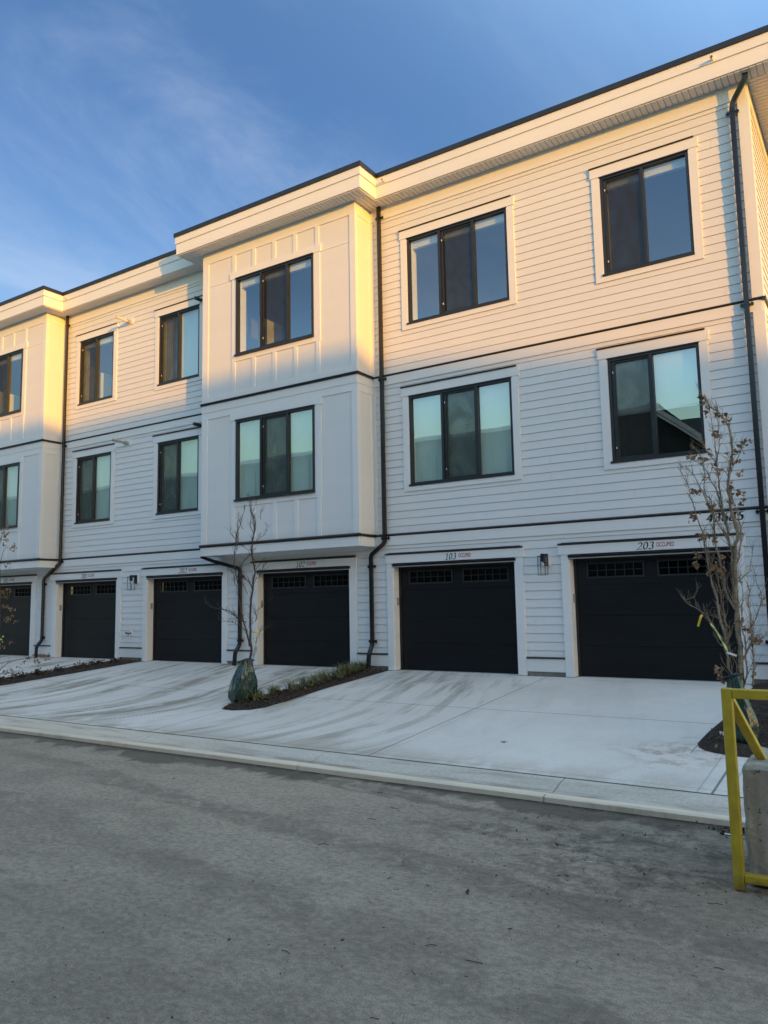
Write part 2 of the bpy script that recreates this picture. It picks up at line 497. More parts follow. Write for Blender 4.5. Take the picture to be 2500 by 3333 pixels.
for a, b in gaps: belt(a + .002, b - .002, D, 0.295, 0.06, 0.055)
hb(mb, 'base_flashing', M['black'])
mb = MB()
for a, b in gaps: mb.box(a - .05, b + (.05 if b < -1.5 else 0), D - 0.012, D + 0.1, -0.6, 0.083)
hb(mb, 'foundation', M['concrete_base'])

# ---- bays
for bi, (b0, b1) in enumerate(bays):
    H = [(w['x'][0], w['x'][1], w['z'][0], w['z'][1]) for w in WINS if w['y'] == BY and b0 < w['x'][0] + 1.2 < b1 + 1]
    o = b0 + 13.34
    pm = MB()
    sheet(pm, b0 + .01, b1 - .01, 2.52, 9.83, H, lambda u, d, z: (u, BY + 0.018 - d, z))
    pm.quad((b1 - .012, BY + .02, 2.52), (b1 - .012, D, 2.52), (b1 - .012, D, 9.83), (b1 - .012, BY + .02, 9.83))
    pm.quad((b0 + .012, BY + .02, 2.52), (b0 + .012, D, 2.52), (b0 + .012, D, 9.83), (b0 + .012, BY + .02, 9.83))
    pm.box(b0 + .03, b1 - .03, BY + .03, D, 2.535, 2.55)
    bay = hb(pm, 'bay', M['paint'], label='projecting two-storey bay, ' + ('middle of the facade' if bi == 0 else 'left edge of the facade'))
    mb = MB()
    def bd(x0, x1, z0, z1, dy=0.0): mb.box(x0, x1, BY - dy, BY + 0.03, z0, z1)
    bd(b0, b1, 9.52, 9.83)
    for z0, z1 in ((6.25, 9.52), (2.76, 5.70)):
        bd(b0, b0 + .19, z0, z1); bd(b1 - .15, b1, z0, z1)
    bd(b0, b1, 6.10, 6.25); bd(b0, b1, 5.86, 6.04, .010); bd(b0, b1, 5.70, 5.86)
    bd(b0, b1, 2.50, 2.70, .010)
    bx = [(-12.38, -12.27), (-11.755, -11.65), (-11.14, -11.036), (-10.53, -10.43), (-9.915, -9.81)]
    for p, q in bx:
        bd(p + o, q + o, 9.10, 9.52); bd(p + o, q + o, 6.25, 6.94); bd(p + o, q + o, 2.76, 3.57)
    # window surrounds of the bay
    bd(-12.445 + o, -9.755 + o, 8.93, 9.10, .012); bd(-12.385 + o, -12.225 + o, 6.94, 8.93, .002); bd(-9.965 + o, -9.79 + o, 6.94, 8.93, .002); bd(-12.225 + o, -9.965 + o, 6.94, 7.075, .002)
    bd(-12.41 + o, -9.77 + o, 5.555, 5.70, .012); bd(-12.375 + o, -12.225 + o, 3.57, 5.555, .002); bd(-9.965 + o, -9.79 + o, 3.57, 5.555, .002); bd(-12.225 + o, -9.965 + o, 3.57, 3.70, .002)
    mb.box(b0 + .19, -12.385 + o, BY + .008, BY + .03, 8.928, 8.940); mb.box(-9.79 + o, b1 - .15, BY + .008, BY + .03, 8.928, 8.940)
    # returns
    for xs, s in ((b1, 1), (b0, -1)):
        def rb(y0, y1, z0, z1, d=0.0): mb.box(xs - s * .03, xs + s * d, y0, y1, z0, z1)
        rb(BY + .03, D - .02, 9.52, 9.83); rb(BY + .03, D - .02, 6.10, 6.22); rb(BY + .03, D - .02, 5.70, 5.86); rb(BY + .03, D - .02, 5.86, 6.04, .01)
        rb(BY + .03, D - .02, 2.50, 2.70, .01)
        for z0, z1 in ((6.22, 9.52), (2.76, 5.70)):
            rb(BY + .03, BY + .11, z0, z1); rb(D - .11, D - .02, z0, z1)
        rb(BY + .11, D - .11, 8.928, 8.940, -.008)
    c = hb(mb, 'batten_board', M['trim'], bay, bevel=0.0015)
    # underside boards of the bay
    mb = MB()
    x = b0 + .04
    while x < b1 - .04:
        mb.box(x, min(x + .295, b1 - .03), BY + .03, D - .03, 2.525, 2.534); x += .30
    hb(mb, 'underside_panel', M['soffit'], bay)

# ---- roof edge
def outline(off, lip=0):
    o = off
    return [(XE, FB - o), (bays[1][1] + .385 + o, FB - o), (bays[1][1] + .385 + o, FM - o), (-13.885 - o, FM - o), (-13.885 - o, FB - o), (-8.465 + o, FB - o), (-8.465 + o, FM - o),
            (-0.32 + o, FM - o), (-0.32 + o, 24.5), (XE, 24.5)]
mb = MB()
mb.prism(outline(0), 9.815, 10.083); mb.prism(outline(.022), 10.083, 10.255)
fas = hb(mb, 'fascia', M['trim'])
mb = MB(); mb.prism(outline(.05), 10.253, 10.35)
hb(mb, 'roof_edge_cap', M['black'])
mb = MB()
def slats(x0, x1, y0, y1, along='y', w=.1):
    if along == 'y':
        x = x0
        while x < x1 - .01: mb.box(x, min(x + w - .013, x1), y0, y1, 9.795, 9.812); x += w
    else:
        y = y0
        while y < y1 - .01: mb.box(x0, x1, y, min(y + w - .013, y1), 9.795, 9.812); y += w
SW = .1015
slats(bays[0][1] + .36, -1.37, FM + .03, D - .03, 'y', SW); slats(bays[1][1] + .36, -13.87, FM + .03, D - .03, 'y', SW)
slats(-13.36, bays[0][1] + .36, FB + .03, BY - .005, 'y', SW); slats(XE, bays[1][1] + .36, FB + .03, BY - .005, 'y', SW)
slats(-13.87, -13.37, FB + .03, D - .03, 'y', SW); 
for b0, b1 in bays: slats(b1 + .005, b1 + .355, BY - .003, D - .03, 'y', SW)
slats(-1.365, -0.35, FM + .03, D - .03, 'y', SW)
slats(-1.335, -0.35, D - .02, 24, 'x', SW)
hb(mb, 'soffit', M['soffit'])
mb = MB()
for a, b in segs: mb.box(a, b, T - .012, T, 9.77, 9.797)
hb(mb, 'soffit_channel', M['soffit'])

# ---- windows
for w in WINS:
    x0, x1 = w['x']; z0, z1 = w['z']; y = w['y']
    up = w['z'] is WZU
    mb = MB()
    fo, fi = y - .022, y + .07
    fw = .052
    mb.box(x0, x0 + fw, fo, fi, z0, z1); mb.box(x1 - fw, x1, fo, fi, z0, z1)
    mb.box(x0 + fw, x1 - fw, fo, fi, z1 - fw - .01, z1); mb.box(x0 + fw, x1 - fw, fo, fi, z0, z0 + fw)
    mb.box(x0 - .01, x1 + .01, fo - .022, fo + .02, z1 - .022, z1 + .004)
    mb.box(x0 - .025, x1 + .004, fo - .03, fo + .02, z0 - .022, z0 + .018)
    W = x1 - x0
    if w['p'] == 3:
        mu = [x0 + .336 * W, x0 + .672 * W]
    else: mu = [x0 + .485 * W]
    for m_ in mu: mb.box(m_ - .026, m_ + .026, fo - .004, fi - .002, z0 + fw, z1 - fw)
    win = hb(mb, 'window', M['frame'], bevel=0.002); win['label'] = LAB[w['n']]
    ed = [x0 + fw] + [q for m_ in mu for q in (m_ - .026, m_ + .026)] + [x1 - fw]
    panes = [(ed[2 * i], ed[2 * i + 1]) for i in range(len(mu) + 1)]
    gz0, gz1 = z0 + fw, z1 - fw - .01
    for i, (p, q) in enumerate(panes):
        yy = y + (.030 if i != w['s'] else .052)
        g = MB(); g.quad((p - .003, yy, gz0 - .003), (q + .003, yy, gz0 - .003), (q + .003, yy, gz1 + .003), (p - .003, yy, gz1 + .003))
        hb(g, 'pane', M['glass'], win)
        if i == w['s']:
            s_ = MB(); t_ = .032
            s_.box(p, p + t_ + .025, y + .006, y + .024, gz0, gz1); s_.box(q - t_, q, y + .006, y + .024, gz0, gz1)
            s_.box(p + t_ + .025, q - t_, y + .006, y + .024, gz1 - t_, gz1); s_.box(p + t_ + .025, q - t_, y + .006, y + .024, gz0, gz0 + t_)
            hb(s_, 'screen_frame', M['frame'], win)
            s2 = MB(); s2.quad((p + t_ + .02, y + .016, gz0 + .02), (q - .02, y + .016, gz0 + .02), (q - .02, y + .016, gz1 - .02), (p + t_ + .02, y + .016, gz1 - .02))
            hb(s2, 'insect_screen', M['screen'], win)
            s3 = MB()
            for zz in (gz0 + .2, gz1 - .2): s3.box(p + .022, p + .036, y - .003, y + .006, zz - .018, zz + .018)
            hb(s3, 'screen_clip', M['white'], win)
    # reveal and room behind
    r = MB(); e = .012; yb = y + .072
    d1 = y + .26
    r.box(x0 - e, x0 + .062, yb, d1, z0, z1); r.box(x1 - .062, x1 + e, yb, d1, z0, z1); r.box(x0 + .062, x1 - .062, yb, d1, z1 - .06, z1 + e); r.box(x0 + .062, x1 - .062, yb, d1, z0 - e, z0 + .06)
    hb(r, 'reveal', M['reveal'], win)
    rm = MB(); X0, X1, Z0, Z1, Y1 = x0 - 0.6, x1 + 0.6, z0 - .9, z1 + .3, y + 3.2
    if w['n'] in ('A', 'D'): X1 = min(X1, -1.6)
    rm.quad((X0, d1, Z0), (X0, Y1, Z0), (X0, Y1, Z1), (X0, d1, Z1)); rm.quad((X1, d1, Z0), (X1, Y1, Z0), (X1, Y1, Z1), (X1, d1, Z1))
    rm.quad((X0, Y1, Z0), (X1, Y1, Z0), (X1, Y1, Z1), (X0, Y1, Z1)); rm.quad((X0, d1, Z1), (X1, d1, Z1), (X1, Y1, Z1), (X0, Y1, Z1)); rm.quad((X0, d1, Z0), (X1, d1, Z0), (X1, Y1, Z0), (X0, Y1, Z0))
    sheet(rm, X0, X1, Z0, Z1, [(x0, x1, z0, z1)], lambda u, d, z: (u, d1 - .001, z))
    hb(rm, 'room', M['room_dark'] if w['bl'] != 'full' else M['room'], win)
    if w['n'] in 'EFJ':
        rm = MB(); rm.box(x0 + .30, x0 + .34, y + .45, y + 1.2, Z0 + .01, z0 + 1.0); hb(rm, 'inner_wall', M['reveal'], win)
    if w['bl'] == 'full':
        b = MB(); n = 24
        if w['n'] == 'G': b.quad((x0 + .05 + .3 * W, y + .10, z0 + .02), (x1 - .065, y + .10, z0 + .02), (x1 - .065, y + .10, z1 - .02), (x0 + .05 + .3 * W, y + .10, z1 - .02))
        else: b.quad((x0 + .065, y + .10, z0 + .02), (x1 - .065, y + .10, z0 + .02), (x1 - .065, y + .10, z1 - .02), (x0 + .065, y + .10, z1 - .02))
        hb(b, 'blind', M['blind'], win)
        if w['n'] in 'CLI':   # things pressed against the blind from inside
            for (a0, a1, hh) in ({'C': [(.10, .24, .38), (.30, .36, .3), (.80, .92, .36)], 'L': [(.06, .22, .42), (.70, .9, .5)], 'I': [(.55, .7, .3)]}[w['n']]):
                k = 8; b = MB()
                for j in range(k):
                    u0 = x0 + W * (a0 + (a1 - a0) * j / k); u1 = x0 + W * (a0 + (a1 - a0) * (j + 1) / k)
                    tz = z0 + (z1 - z0) * hh * (1 - .06 * abs(j - k / 2 + .5))
                    b.quad((u0, y + .088 + .004 * (j % 2), z0 + .03), (u1, y + .088 + .004 * ((j + 1) % 2), z0 + .03), (u1, y + .088 + .004 * ((j + 1) % 2), tz), (u0, y + .088 + .004 * (j % 2), tz))
                hb(b, 'curtain', M['blind'], win)
    elif w['bl'] == 'half':
        b = MB(); b.quad((x0 + .065, y + .10, z0 + .83), (x1 - .065, y + .10, z0 + .86), (x1 - .065, y + .10, z1 - .02), (x0 + .065, y + .10, z1 - .02)); b.box(x0 + .065, x1 - .065, y + .094, y + .107, z0 + .825, z0 + .85)
        hb(b, 'blind', M['blind'], win)
    else:
        b = MB(); b.box(x0 + .065, x1 - .065, y + .10, y + .17, z1 - .20, z1 - .065)
        hb(b, 'blind_cassette', M['reveal'], win)
    if w['n'] == 'G':
        b = MB(); n = 26
        for j in range(n):
            u0 = x0 + .05 + .34 * W * j / n; u1 = x0 + .05 + .34 * W * (j + 1) / n
            f0 = .02 * math.sin(j * 1.4); f1 = .02 * math.sin((j + 1) * 1.4)
            b.quad((u0, y + .17 + f0, z0), (u1, y + .17 + f1, z0), (u1, y + .17 + f1, z1), (u0, y + .17 + f0, z1))
        hb(b, 'curtain', M['curtain'], win)
    # surround on the clapboard wall
    if y == D:
        mb = MB()
        hx0, hx1 = x0 - .17, x1 + .165
        hz1 = z1 + .175
        board(hx0, hx1, z1, hz1, T - .012, .05); board(x0 - .15, x0, z0 - .12, z1, T, .035); board(x1, x1 + .14, z0 - .12, z1, T, .035); board(x0, x1, z0 - .12, z0, T + .001, .034)
        hb(mb, 'window_surround', M['trim'], win, bevel=0.002)
        mb = MB(); mb.xprism([(D, hz1), (T - .03, hz1), (T - .035, hz1 + .02), (T - .01, hz1 + .034), (D, hz1 + .045)], hx0 - .003, hx1 - .06)
        hb(mb, 'drip_cap', M['black'], win)

# ---- garage doors
for (num, ox0, ox1, tx0, tx1, hd, nx, sx) in GAR:
    YD = 13.50
    p = MB(); seams = [0.012, .54, 1.065, 1.60, 2.16]
    W = ox1 - ox0
    wx = [(ox0 + .27, ox0 + 1.215), (ox0 + 1.487, ox0 + 2.405)]
    for i in range(4):
        za, zb = seams[i] + .004, seams[i + 1] - .004
        if i < 3: p.box(ox0 + .02, ox1 - .02, YD, YD + .04, za, zb)
        else:
            zs = [za, 1.747, 1.965, zb]
            p.box(ox0 + .02, ox1 - .02, YD, YD + .04, za, 1.747); p.box(ox0 + .02, ox1 - .02, YD, YD + .04, 1.965, zb)
            xs = [ox0 + .02, wx[0][0], wx[0][1], wx[1][0], wx[1][1], ox1 - .02]
            for a, b in ((0, 1), (2, 3), (4, 5)): p.box(xs[a], xs[b], YD, YD + .04, 1.747, 1.965)
    p.box(ox0 + .02, ox1 - .02, YD + .012, YD + .035, .01, 1.70)
    gd = hb(p, 'garage_door', M['door'], bevel=0.002, label='black garage door of unit ' + num)
    g = MB(); g2 = MB()
    for a, b in wx:
        g2.quad((a, YD + .03, 1.747), (b, YD + .03, 1.747), (b, YD + .03, 1.965), (a, YD + .03, 1.965))
        fr = .03
        g.box(a - fr, b + fr, YD - .014, YD + .002, 1.747 - fr, 1.747); g.box(a - fr, b + fr, YD - .014, YD + .002, 1.965, 1.965 + fr)
        g.box(a - fr, a, YD - .014, YD + .002, 1.747, 1.965); g.box(b, b + fr, YD - .014, YD + .002, 1.747, 1.965)
        for k in range(1, 6):
            u = a + (b - a) * k / 6; g.box(u - .007, u + .007, YD + .004, YD + .02, 1.747, 1.965)
        g.box(a, b, YD + .003, YD + .019, 1.85, 1.862)
    hb(g, 'window_grille', M['grille'], gd, bevel=0.003)
    hb(g2, 'window_pane', M['glass_dark'], gd)
    g = MB(); g.box(ox0 + .005, ox0 + .055, YD - .02, YD + .01, 0.01, 2.08); g.box(ox1 - .055, ox1 - .005, YD - .02, YD + .01, .01, 2.08); g.box(ox0 + .055, ox1 - .055, YD - .02, YD + .01, 2.05, 2.10)
    hb(g, 'weather_seal', M['black'], gd)
    g = MB(); g.box(ox0 + .02, ox1 - .02, YD - .005, YD + .03, -.004, .008)
    hb(g, 'bottom_seal', M['grey'], gd)
    b_ = MB(); b_.quad((ox0, YD + .3, 0), (ox1, YD + .3, 0), (ox1, YD + .3, 2.3), (ox0, YD + .3, 2.3)); b_.quad((ox0, YD + .04, 2.2), (ox1, YD + .04, 2.2), (ox1, YD + .3, 2.2), (ox0, YD + .3, 2.2))
    hb(b_, 'garage_interior', M['ink'], gd)
    mb = MB()
    board(tx0, ox0, .01, 2.145, T - .004, .06); board(ox1, tx1, .01, 2.145, T - .004, .06)
    board(hd[0], hd[1], 2.145, 2.312, T - .016, .06)
    mb.box(ox0 - .03, ox0, T + .056, YD + .05, .01, 2.145); mb.box(ox1, ox1 + .03, T + .056, YD + .05, .01, 2.145)   # jambs
    mb.box(ox0, ox1, T + .056, YD + .05, 2.10, 2.14)
    mb.box(ox0 - .012, ox0 + .012, T + .02, YD - .03, .01, 2.10)
    sur = hb(mb, 'garage_surround', M['trim'], bevel=0.002)
    mb = MB()
    belt(hd[0] - .002, hd[1] - .03, D, 2.30, .085, .055); belt(hd[0] + .06, hd[1] - .075, D, 2.335, .055, .028)
    belt(ox0 - .005, ox1 + .03, D - .01, 2.082, .075, .062)
    hb(mb, 'drip_cap', M['black'], sur)
    mb = MB(); mb.box(ox0 - .002, ox1 + .012, T - .03, T + .1, 2.066, 2.081)
    hb(mb, 'head_strip', M['grey'], sur)
    o = digits(num, 'unit_number', nx[0], nx[1], 2.162, 2.287, T - .018, None); hfix(o, sur); o['label'] = 'black numerals ' + num
    mb = MB(); mb.box(sx[0], sx[1], T - .0185, T - .0165, 2.15, 2.285)
    sg = hb(mb, 'sign', M['white'], sur, label='small white OCCUPIED sign in red letters')
    w_ = sx[1] - sx[0]
    o = text_mesh('OCCUPIED', 'lettering', sx[0] + w_ * .05, sx[0] + w_ * .95, 2.235, .075, T - .0192, M['redink'], None, 0, .02)
    hfix(o, sur); 
    if num != '102' or True:
        mb = MB(); mb.box(ox0 + .012, ox0 + .035, 13.375, 13.43, 1.30, 1.455)
        hb(mb, 'keypad', M['grey'], sur, bevel=.004)
o = digits('43685', 'house_number', -2.425, -1.85, 2.55, 2.69, T - .004, None, pen=.125); hfix(o); o['label'] = 'black house number 43685 under the belt'

# ---- downpipes
def pipe(pts, brs, label):
    mb = MB(); mb.tube(pts, 0, rect=(.078, .062))
    for p, q in zip(pts[1:-1], pts[2:]):
        pass
    o = hb(mb, 'downpipe', M['blackgloss'], label=label, bevel=.006)
    mb = MB()
    for (x, y, z) in brs:
        mb.box(x - .046, x + .046, y - .037, y + .037, z - .012, z + .012)
        for s in (-1, 1):
            c = x + s * .075
            mb.xprism([(y + .02, z - .004), (y + .03, z - .03), (y + .03, z + .03)], c - .02, c + .02)
            mb.v = mb.v; n = len(mb.v)
            mb.v += [(c - .03, y + .01, z), (c, y + .01, z - .035), (c + .03, y + .01, z), (c, y + .01, z + .035), (c - .03, y + .035, z), (c, y + .035, z - .035), (c + .03, y + .035, z), (c, y + .035, z + .035)]
            mb.f += [(n, n + 1, n + 2, n + 3), (n, n + 4, n + 5, n + 1), (n + 1, n + 5, n + 6, n + 2), (n + 2, n + 6, n + 7, n + 3), (n + 3, n + 7, n + 4, n)]
    hb(mb, 'bracket', M['blackgloss'], o)
def bend(a, b, c, r=.08, n=5):
    a, b, c = Vector(a), Vector(b), Vector(c)
    p = b + (a - b).normalized() * r; q = b + (c - b).normalized() * r
    return [tuple((1 - t) ** 2 * p + 2 * t * (1 - t) * b + t * t * q) for t in [i / n for i in range(n + 1)]]
def path(pts, r=.08):
    out = [pts[0]]
    for i in range(1, len(pts) - 1): out += bend(pts[i - 1], pts[i], pts[i + 1], r)
    return out + [pts[-1]]
pipe(path([(-8.585, 13.21, 9.80), (-8.585, 13.21, 2.57), (-8.935, 13.215, 2.33), (-8.935, 13.215, .52), (-8.955, 13.12, .33), (-8.985, 13.12, .0)], .07),
     [(-8.585, 13.21, 9.55), (-8.585, 13.21, 6.0), (-8.585, 13.21, 2.66), (-8.935, 13.215, 2.10), (-8.935, 13.215, .58)], 'black downpipe right of the middle bay')
pipe(path([(-19.43, 13.21, 9.80), (-19.43, 13.21, 2.62), (-20.18, 13.215, 2.20), (-20.18, 13.215, .47), (-20.27, 13.12, .32), (-20.30, 13.12, .0)], .07),
     [(-19.43, 13.21, 9.5), (-19.43, 13.21, 5.95), (-19.43, 13.21, 2.66), (-20.18, 13.215, 2.05), (-20.18, 13.215, .55)], 'black downpipe right of the left bay')
pipe(path([(-13.62, 12.98, 2.52), (-13.30, 13.05, 2.40), (-12.60, 13.215, 2.20), (-12.60, 13.215, .46), (-12.655, 13.13, .30), (-12.69, 13.13, .0)], .07),
     [(-12.60, 13.215, 2.02), (-12.60, 13.215, .56)], 'black downpipe under the middle bay behind the bare sapling')
pipe(path([(-1.34, 13.07, 9.80), (-1.34, 13.07, 9.72), (-1.555, 13.19, 9.47), (-1.59, 13.21, 9.36), (-1.59, 13.21, .40), (-1.61, 13.12, .25), (-1.61, 13.12, 0)], .045),
     [(-1.59, 13.21, 9.30), (-1.59, 13.21, 6.0), (-1.59, 13.21, 2.66), (-1.59, 13.21, .65)], 'black downpipe at the right corner of the house')

# ---- vents, scuppers, lamps, tap
for z, m_ in ((9.055, 'pvc'), (5.71, 'grey')):
    mb = MB(); mb.box(-16.985, -16.605, D - .03, D, z - .085, z + .085)
    v = hb(mb, 'vent_plate', M['trim'], bevel=.002)
    mb = MB(); mb.tube([(-16.74, 13.27, z - .01), (-16.74, 13.18, z - .01)], .055, 14); hb(mb, 'vent_collar', M['grey'], v, smooth=False)
    mb = MB(); mb.tube([(-16.74, 13.2, z - .01), (-16.76, 12.83, z + .004)], .033, 14, cap=False); mb.tube([(-16.74, 13.2, z - .01), (-16.76, 12.83, z + .004)], .028, 14, cap=False)
    hb(mb, 'vent_pipe', M[m_], v, smooth=True)
for z in (9.0, 5.79):
    mb = MB(); mb.tube([(-13.98, 13.3, z), (-13.99, 13.05, z)], .045, 12); hb(mb, 'vent_pipe', M['black'], smooth=False)
for x in (-1.79, -8.235, -19.02):
    mb = MB(); mb.tube([(x, FM, 10.125), (x, FM - .115, 10.125)], .024, 12, cap=False); mb.tube([(x, FM, 10.125), (x, FM - .115, 10.125)], .019, 12, cap=False)
    hb(mb, 'scupper_spout', M['pvc'])
for lx in (-5.20, -16.30):
    mb = MB(); mb.box(lx - .02, lx + .10, D - .045, D, 1.96, 2.185)
    l = hb(mb, 'wall_lamp', M['trim'], label='black box lantern between garages ' + ('103 and 203' if lx > -10 else '201 and 202'))
    mb = MB(); mb.box(lx - .015, lx + .075, D - .075, D - .045, 1.955, 2.18); mb.box(lx + .0, lx + .06, D - .20, D - .07, 2.12, 2.175)
    hb(mb, 'lamp_bracket', M['black'], l, bevel=.002)
    cx, cy, z0, z1, h, t = lx + .03, D - .20, 1.795, 2.13, .066, .008
    mb = MB()
    for sx_ in (-1, 1):
        for sy_ in (-1, 1): mb.box(cx + sx_ * h - t / 2, cx + sx_ * h + t / 2, cy + sy_ * h - t / 2, cy + sy_ * h + t / 2, z0, z1)
    for zz in (z0, z1):
        for s_ in (-1, 1):
            mb.box(cx - h, cx + h, cy + s_ * h - t / 2, cy + s_ * h + t / 2, zz - t / 2, zz + t / 2); mb.box(cx + s_ * h - t / 2, cx + s_ * h + t / 2, cy - h, cy + h, zz - t / 2, zz + t / 2)
    mb.box(cx - .028, cx + .028, cy - .028, cy + .028, 2.03, 2.17); mb.box(cx - h, cx + h, cy - .012, cy + .012, z1 - .01, z1 + .004)
    hb(mb, 'lantern_cage', M['black'], l)
    mb = MB()
    for s_ in (-1, 1):
        mb.quad((cx - h, cy + s_ * h, z0), (cx + h, cy + s_ * h, z0), (cx + h, cy + s_ * h, z1), (cx - h, cy + s_ * h, z1)); mb.quad((cx + s_ * h, cy - h, z0), (cx + s_ * h, cy + h, z0), (cx + s_ * h, cy + h, z1), (cx + s_ * h, cy - h, z1))
    hb(mb, 'lantern_glass', M['lampglass'], l)
    mb = MB(); mb.tube([(cx, cy, 2.03), (cx, cy, 2.01), (cx, cy, 1.985), (cx, cy, 1.955), (cx, cy, 1.935)], [.012, .018, .03, .028, .012], 12)
    hb(mb, 'bulb', M['bulb'], l, smooth=True)
mb = MB(); mb.box(-16.52, -16.40, D - .025, D, .62, .76); tp = hb(mb, 'tap_plate', M['white'], bevel=.004)
mb = MB(); mb.tube([(-16.46, D - .02, .70), (-16.46, D - .11, .70)], .017, 10); mb.tube([(-16.46, D - .09, .70), (-16.46, D - .12, .64)], .012, 8); mb.tube([(-16.46, D - .11, .70), (-16.49, D - .17, .705)], [.014, .03], 10)
hb(mb, 'tap', M['brass'], tp, smooth=True)
# ------------------------------------------------------------------ ground
SL = 0.07
def gz(y): return -(13.3 - y) * SL
def concrete_mat(name, base, tracks=True):
    m, t, b = newmat(name)
    x, y, z = pos(t)
    u = x + (y - 9.8).mx(0.0) * .26 + (y * -1.0 + 9.3).mx(0.0) * (y * -1.0 + 9.3).mx(0.0) * x.step(-8.0, -10.0, .16, .34)   # tyre paths curve in from the left
    big = nz(t, vec(t, x * .45, y * .45, 0.0), 1.0, 5)
    fine = nz(t, vec(t, x, y, 0.0), 30.0, 6, .72)
    blt = nz(t, vec(t, x * 2.2, y * 1.4, 22.0), 1.0, 6, .7, .8)
    gr = nz(t, vec(t, x, y, 0.0), 220.0, 2)
    sweep = nz(t, vec(t, u * 1.6, y * .22, 3.3), 1.0, 4, .6, .3)
    sweep2 = nz(t, vec(t, u * 4.5, y * .35, 7.3), 1.0, 5, .62, .2)
    brk = nz(t, vec(t, x * 1.3, y * .8, 1.1), 1.2, 6, .7)
    clean = (x.step(-5.6, -5.0) * -1.0 + 1.0) * .9 + .10            # the right-hand drive is nearly unmarked
    far = x.step(-9.5, -8.0, 1.0, 0.8)
    dirt = sweep.step(.44, .56) * sweep2.step(.40, .56) * clean * far * brk.step(.34, .56)
    tread = (y * 120.0 + (u * 60.0).sin() * 1.5).sin().step(-.3, .5, .35, 1.0)
    tr = None
    for (c, w, a) in ((-5.65, .11, .9), (-6.75, .12, .75), (-7.15, .09, .6), (-7.8, .12, .55), (-6.2, .08, .4), (-9.9, .12, .8), (-10.35, .10, .5), (-11.3, .13, .9), (-11.75, .1, .6),
                      (-12.7, .12, .7), (-13.6, .13, .9), (-14.3, .11, .6), (-14.9, .13, .8), (-15.4, .10, .5), (-17.7, .13, .7), (-18.9, .12, .6)):
        k = (u - c).abs().step(w * .6, w, 1.0, 0.0) * a
        tr = k if tr is None else tr.mx(k)
    tr = tr * tread * brk.step(.34, .52) * y.step(12.6, 11.6) * fine.step(.3, .55, .4, 1)
    sm = nz(t, vec(t, x * 3.0, y * 1.2, 5.0), 1.0, 5, .6, .8).step(.62, .72) * .25
    allv = (dirt * .95).mx(tr * .85).mx(sm * clean)
    kerbdirt = y.step(8.35, 7.60) * brk.step(.36, .60) * .60
    bedstain = ((x + 2.05).abs() + (y - 8.9).abs() * 1.1).step(1.25, .15) * nz(t, vec(t, x, y, 0.0), 5.0, 5, .7).step(.45, .62) * .55
    col = mix(t, (big * .6 + fine * .4).step(.35, .65), [c * .90 for c in base], [min(1, c * 1.08) for c in base])
    warm = mix(t, big.step(.3, .7), (.37, .315, .235), (.28, .24, .17))
    col = mix(t, blt.step(.50, .68) * .30, col, (.56, .53, .48))
    col = mix(t, (allv * fine.step(.25, .5, .7, 1.0)).mn(1.0), col, warm)
    col = mix(t, kerbdirt, col, (.46, .38, .28))
    col = mix(t, bedstain, col, (.26, .18, .11))
    def line(e, w): return e.abs().step(w * .5, w * 1.2, 1.0, 0.0)
    jn = line(y - 10.42, .010)
    jn = jn.mx(line(x + 5.24, .010)).mx(line(y - 13.12, .006)).mx(line(x + 9.02, .009) * y.lt(9.2)).mx(line(x + 13.15, .009)).mx(line(x + 16.45, .009) * y.lt(9.3))
    jn = jn.mx(line(x + 1.50, .014) * y.lt(9.2)).mx(line(x + 1.95, .006) * y.gt(8.95) * y.lt(9.8)).mx(line(y - 7.615, .012))
    soft = line(y - 7.74, .012).mx(line(x + 1.63, .012) * y.lt(9.2)).mx(line(x + 1.37, .012) * y.lt(9.2)) * .45
    soft = soft.mx(line(x + 5.15, .006) * .3)
    col = mix(t, (jn * .8).mx(soft * .6), col, (.13, .12, .105))
    t.links.new(col, b.inputs['Base Color'])
    b.inputs['Roughness'].default_value = .85; b.inputs['Specular IOR Level'].default_value = .25
    h = fine * .5 + gr * .35 - jn * 2.2 - soft * .8
    bump(t, b, h, .45, .006)
    return m
M['drive'] = concrete_mat('pale_driveway_concrete', (.76, .675, .59))

def kerb_mat():
    m, t, b = newmat('kerb_concrete')
    x, y, z = pos(t)
    big = nz(t, vec(t, x * .9, y * 3, 0.0), 1.0, 5); fine = nz(t, vec(t, x, y, z), 30.0, 6, .65)
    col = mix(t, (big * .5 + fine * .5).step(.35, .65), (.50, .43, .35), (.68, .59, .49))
    lit_nose = y.step(7.24, 7.14) * (big.step(.2, .6, .55, 1.0))
    col = mix(t, lit_nose * .92, col, (.86, .68, .49))  # warm low sunlight on the nose, painted into the colour
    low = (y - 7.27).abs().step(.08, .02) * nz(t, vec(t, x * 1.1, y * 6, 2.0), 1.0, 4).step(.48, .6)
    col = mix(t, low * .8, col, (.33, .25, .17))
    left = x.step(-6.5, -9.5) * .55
    col = mix(t, left, col, (.74, .60, .44))  # left stretch warmed: a strip of low sun painted in
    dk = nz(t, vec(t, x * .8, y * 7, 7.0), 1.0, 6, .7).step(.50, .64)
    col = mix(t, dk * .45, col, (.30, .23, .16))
    t.links.new(col, b.inputs['Base Color'])
    b.inputs['Roughness'].default_value = .85; b.inputs['Specular IOR Level'].default_value = .25
    bump(t, b, fine * .6 + big * .4, .5, .01)
    return m
M['kerb'] = kerb_mat()

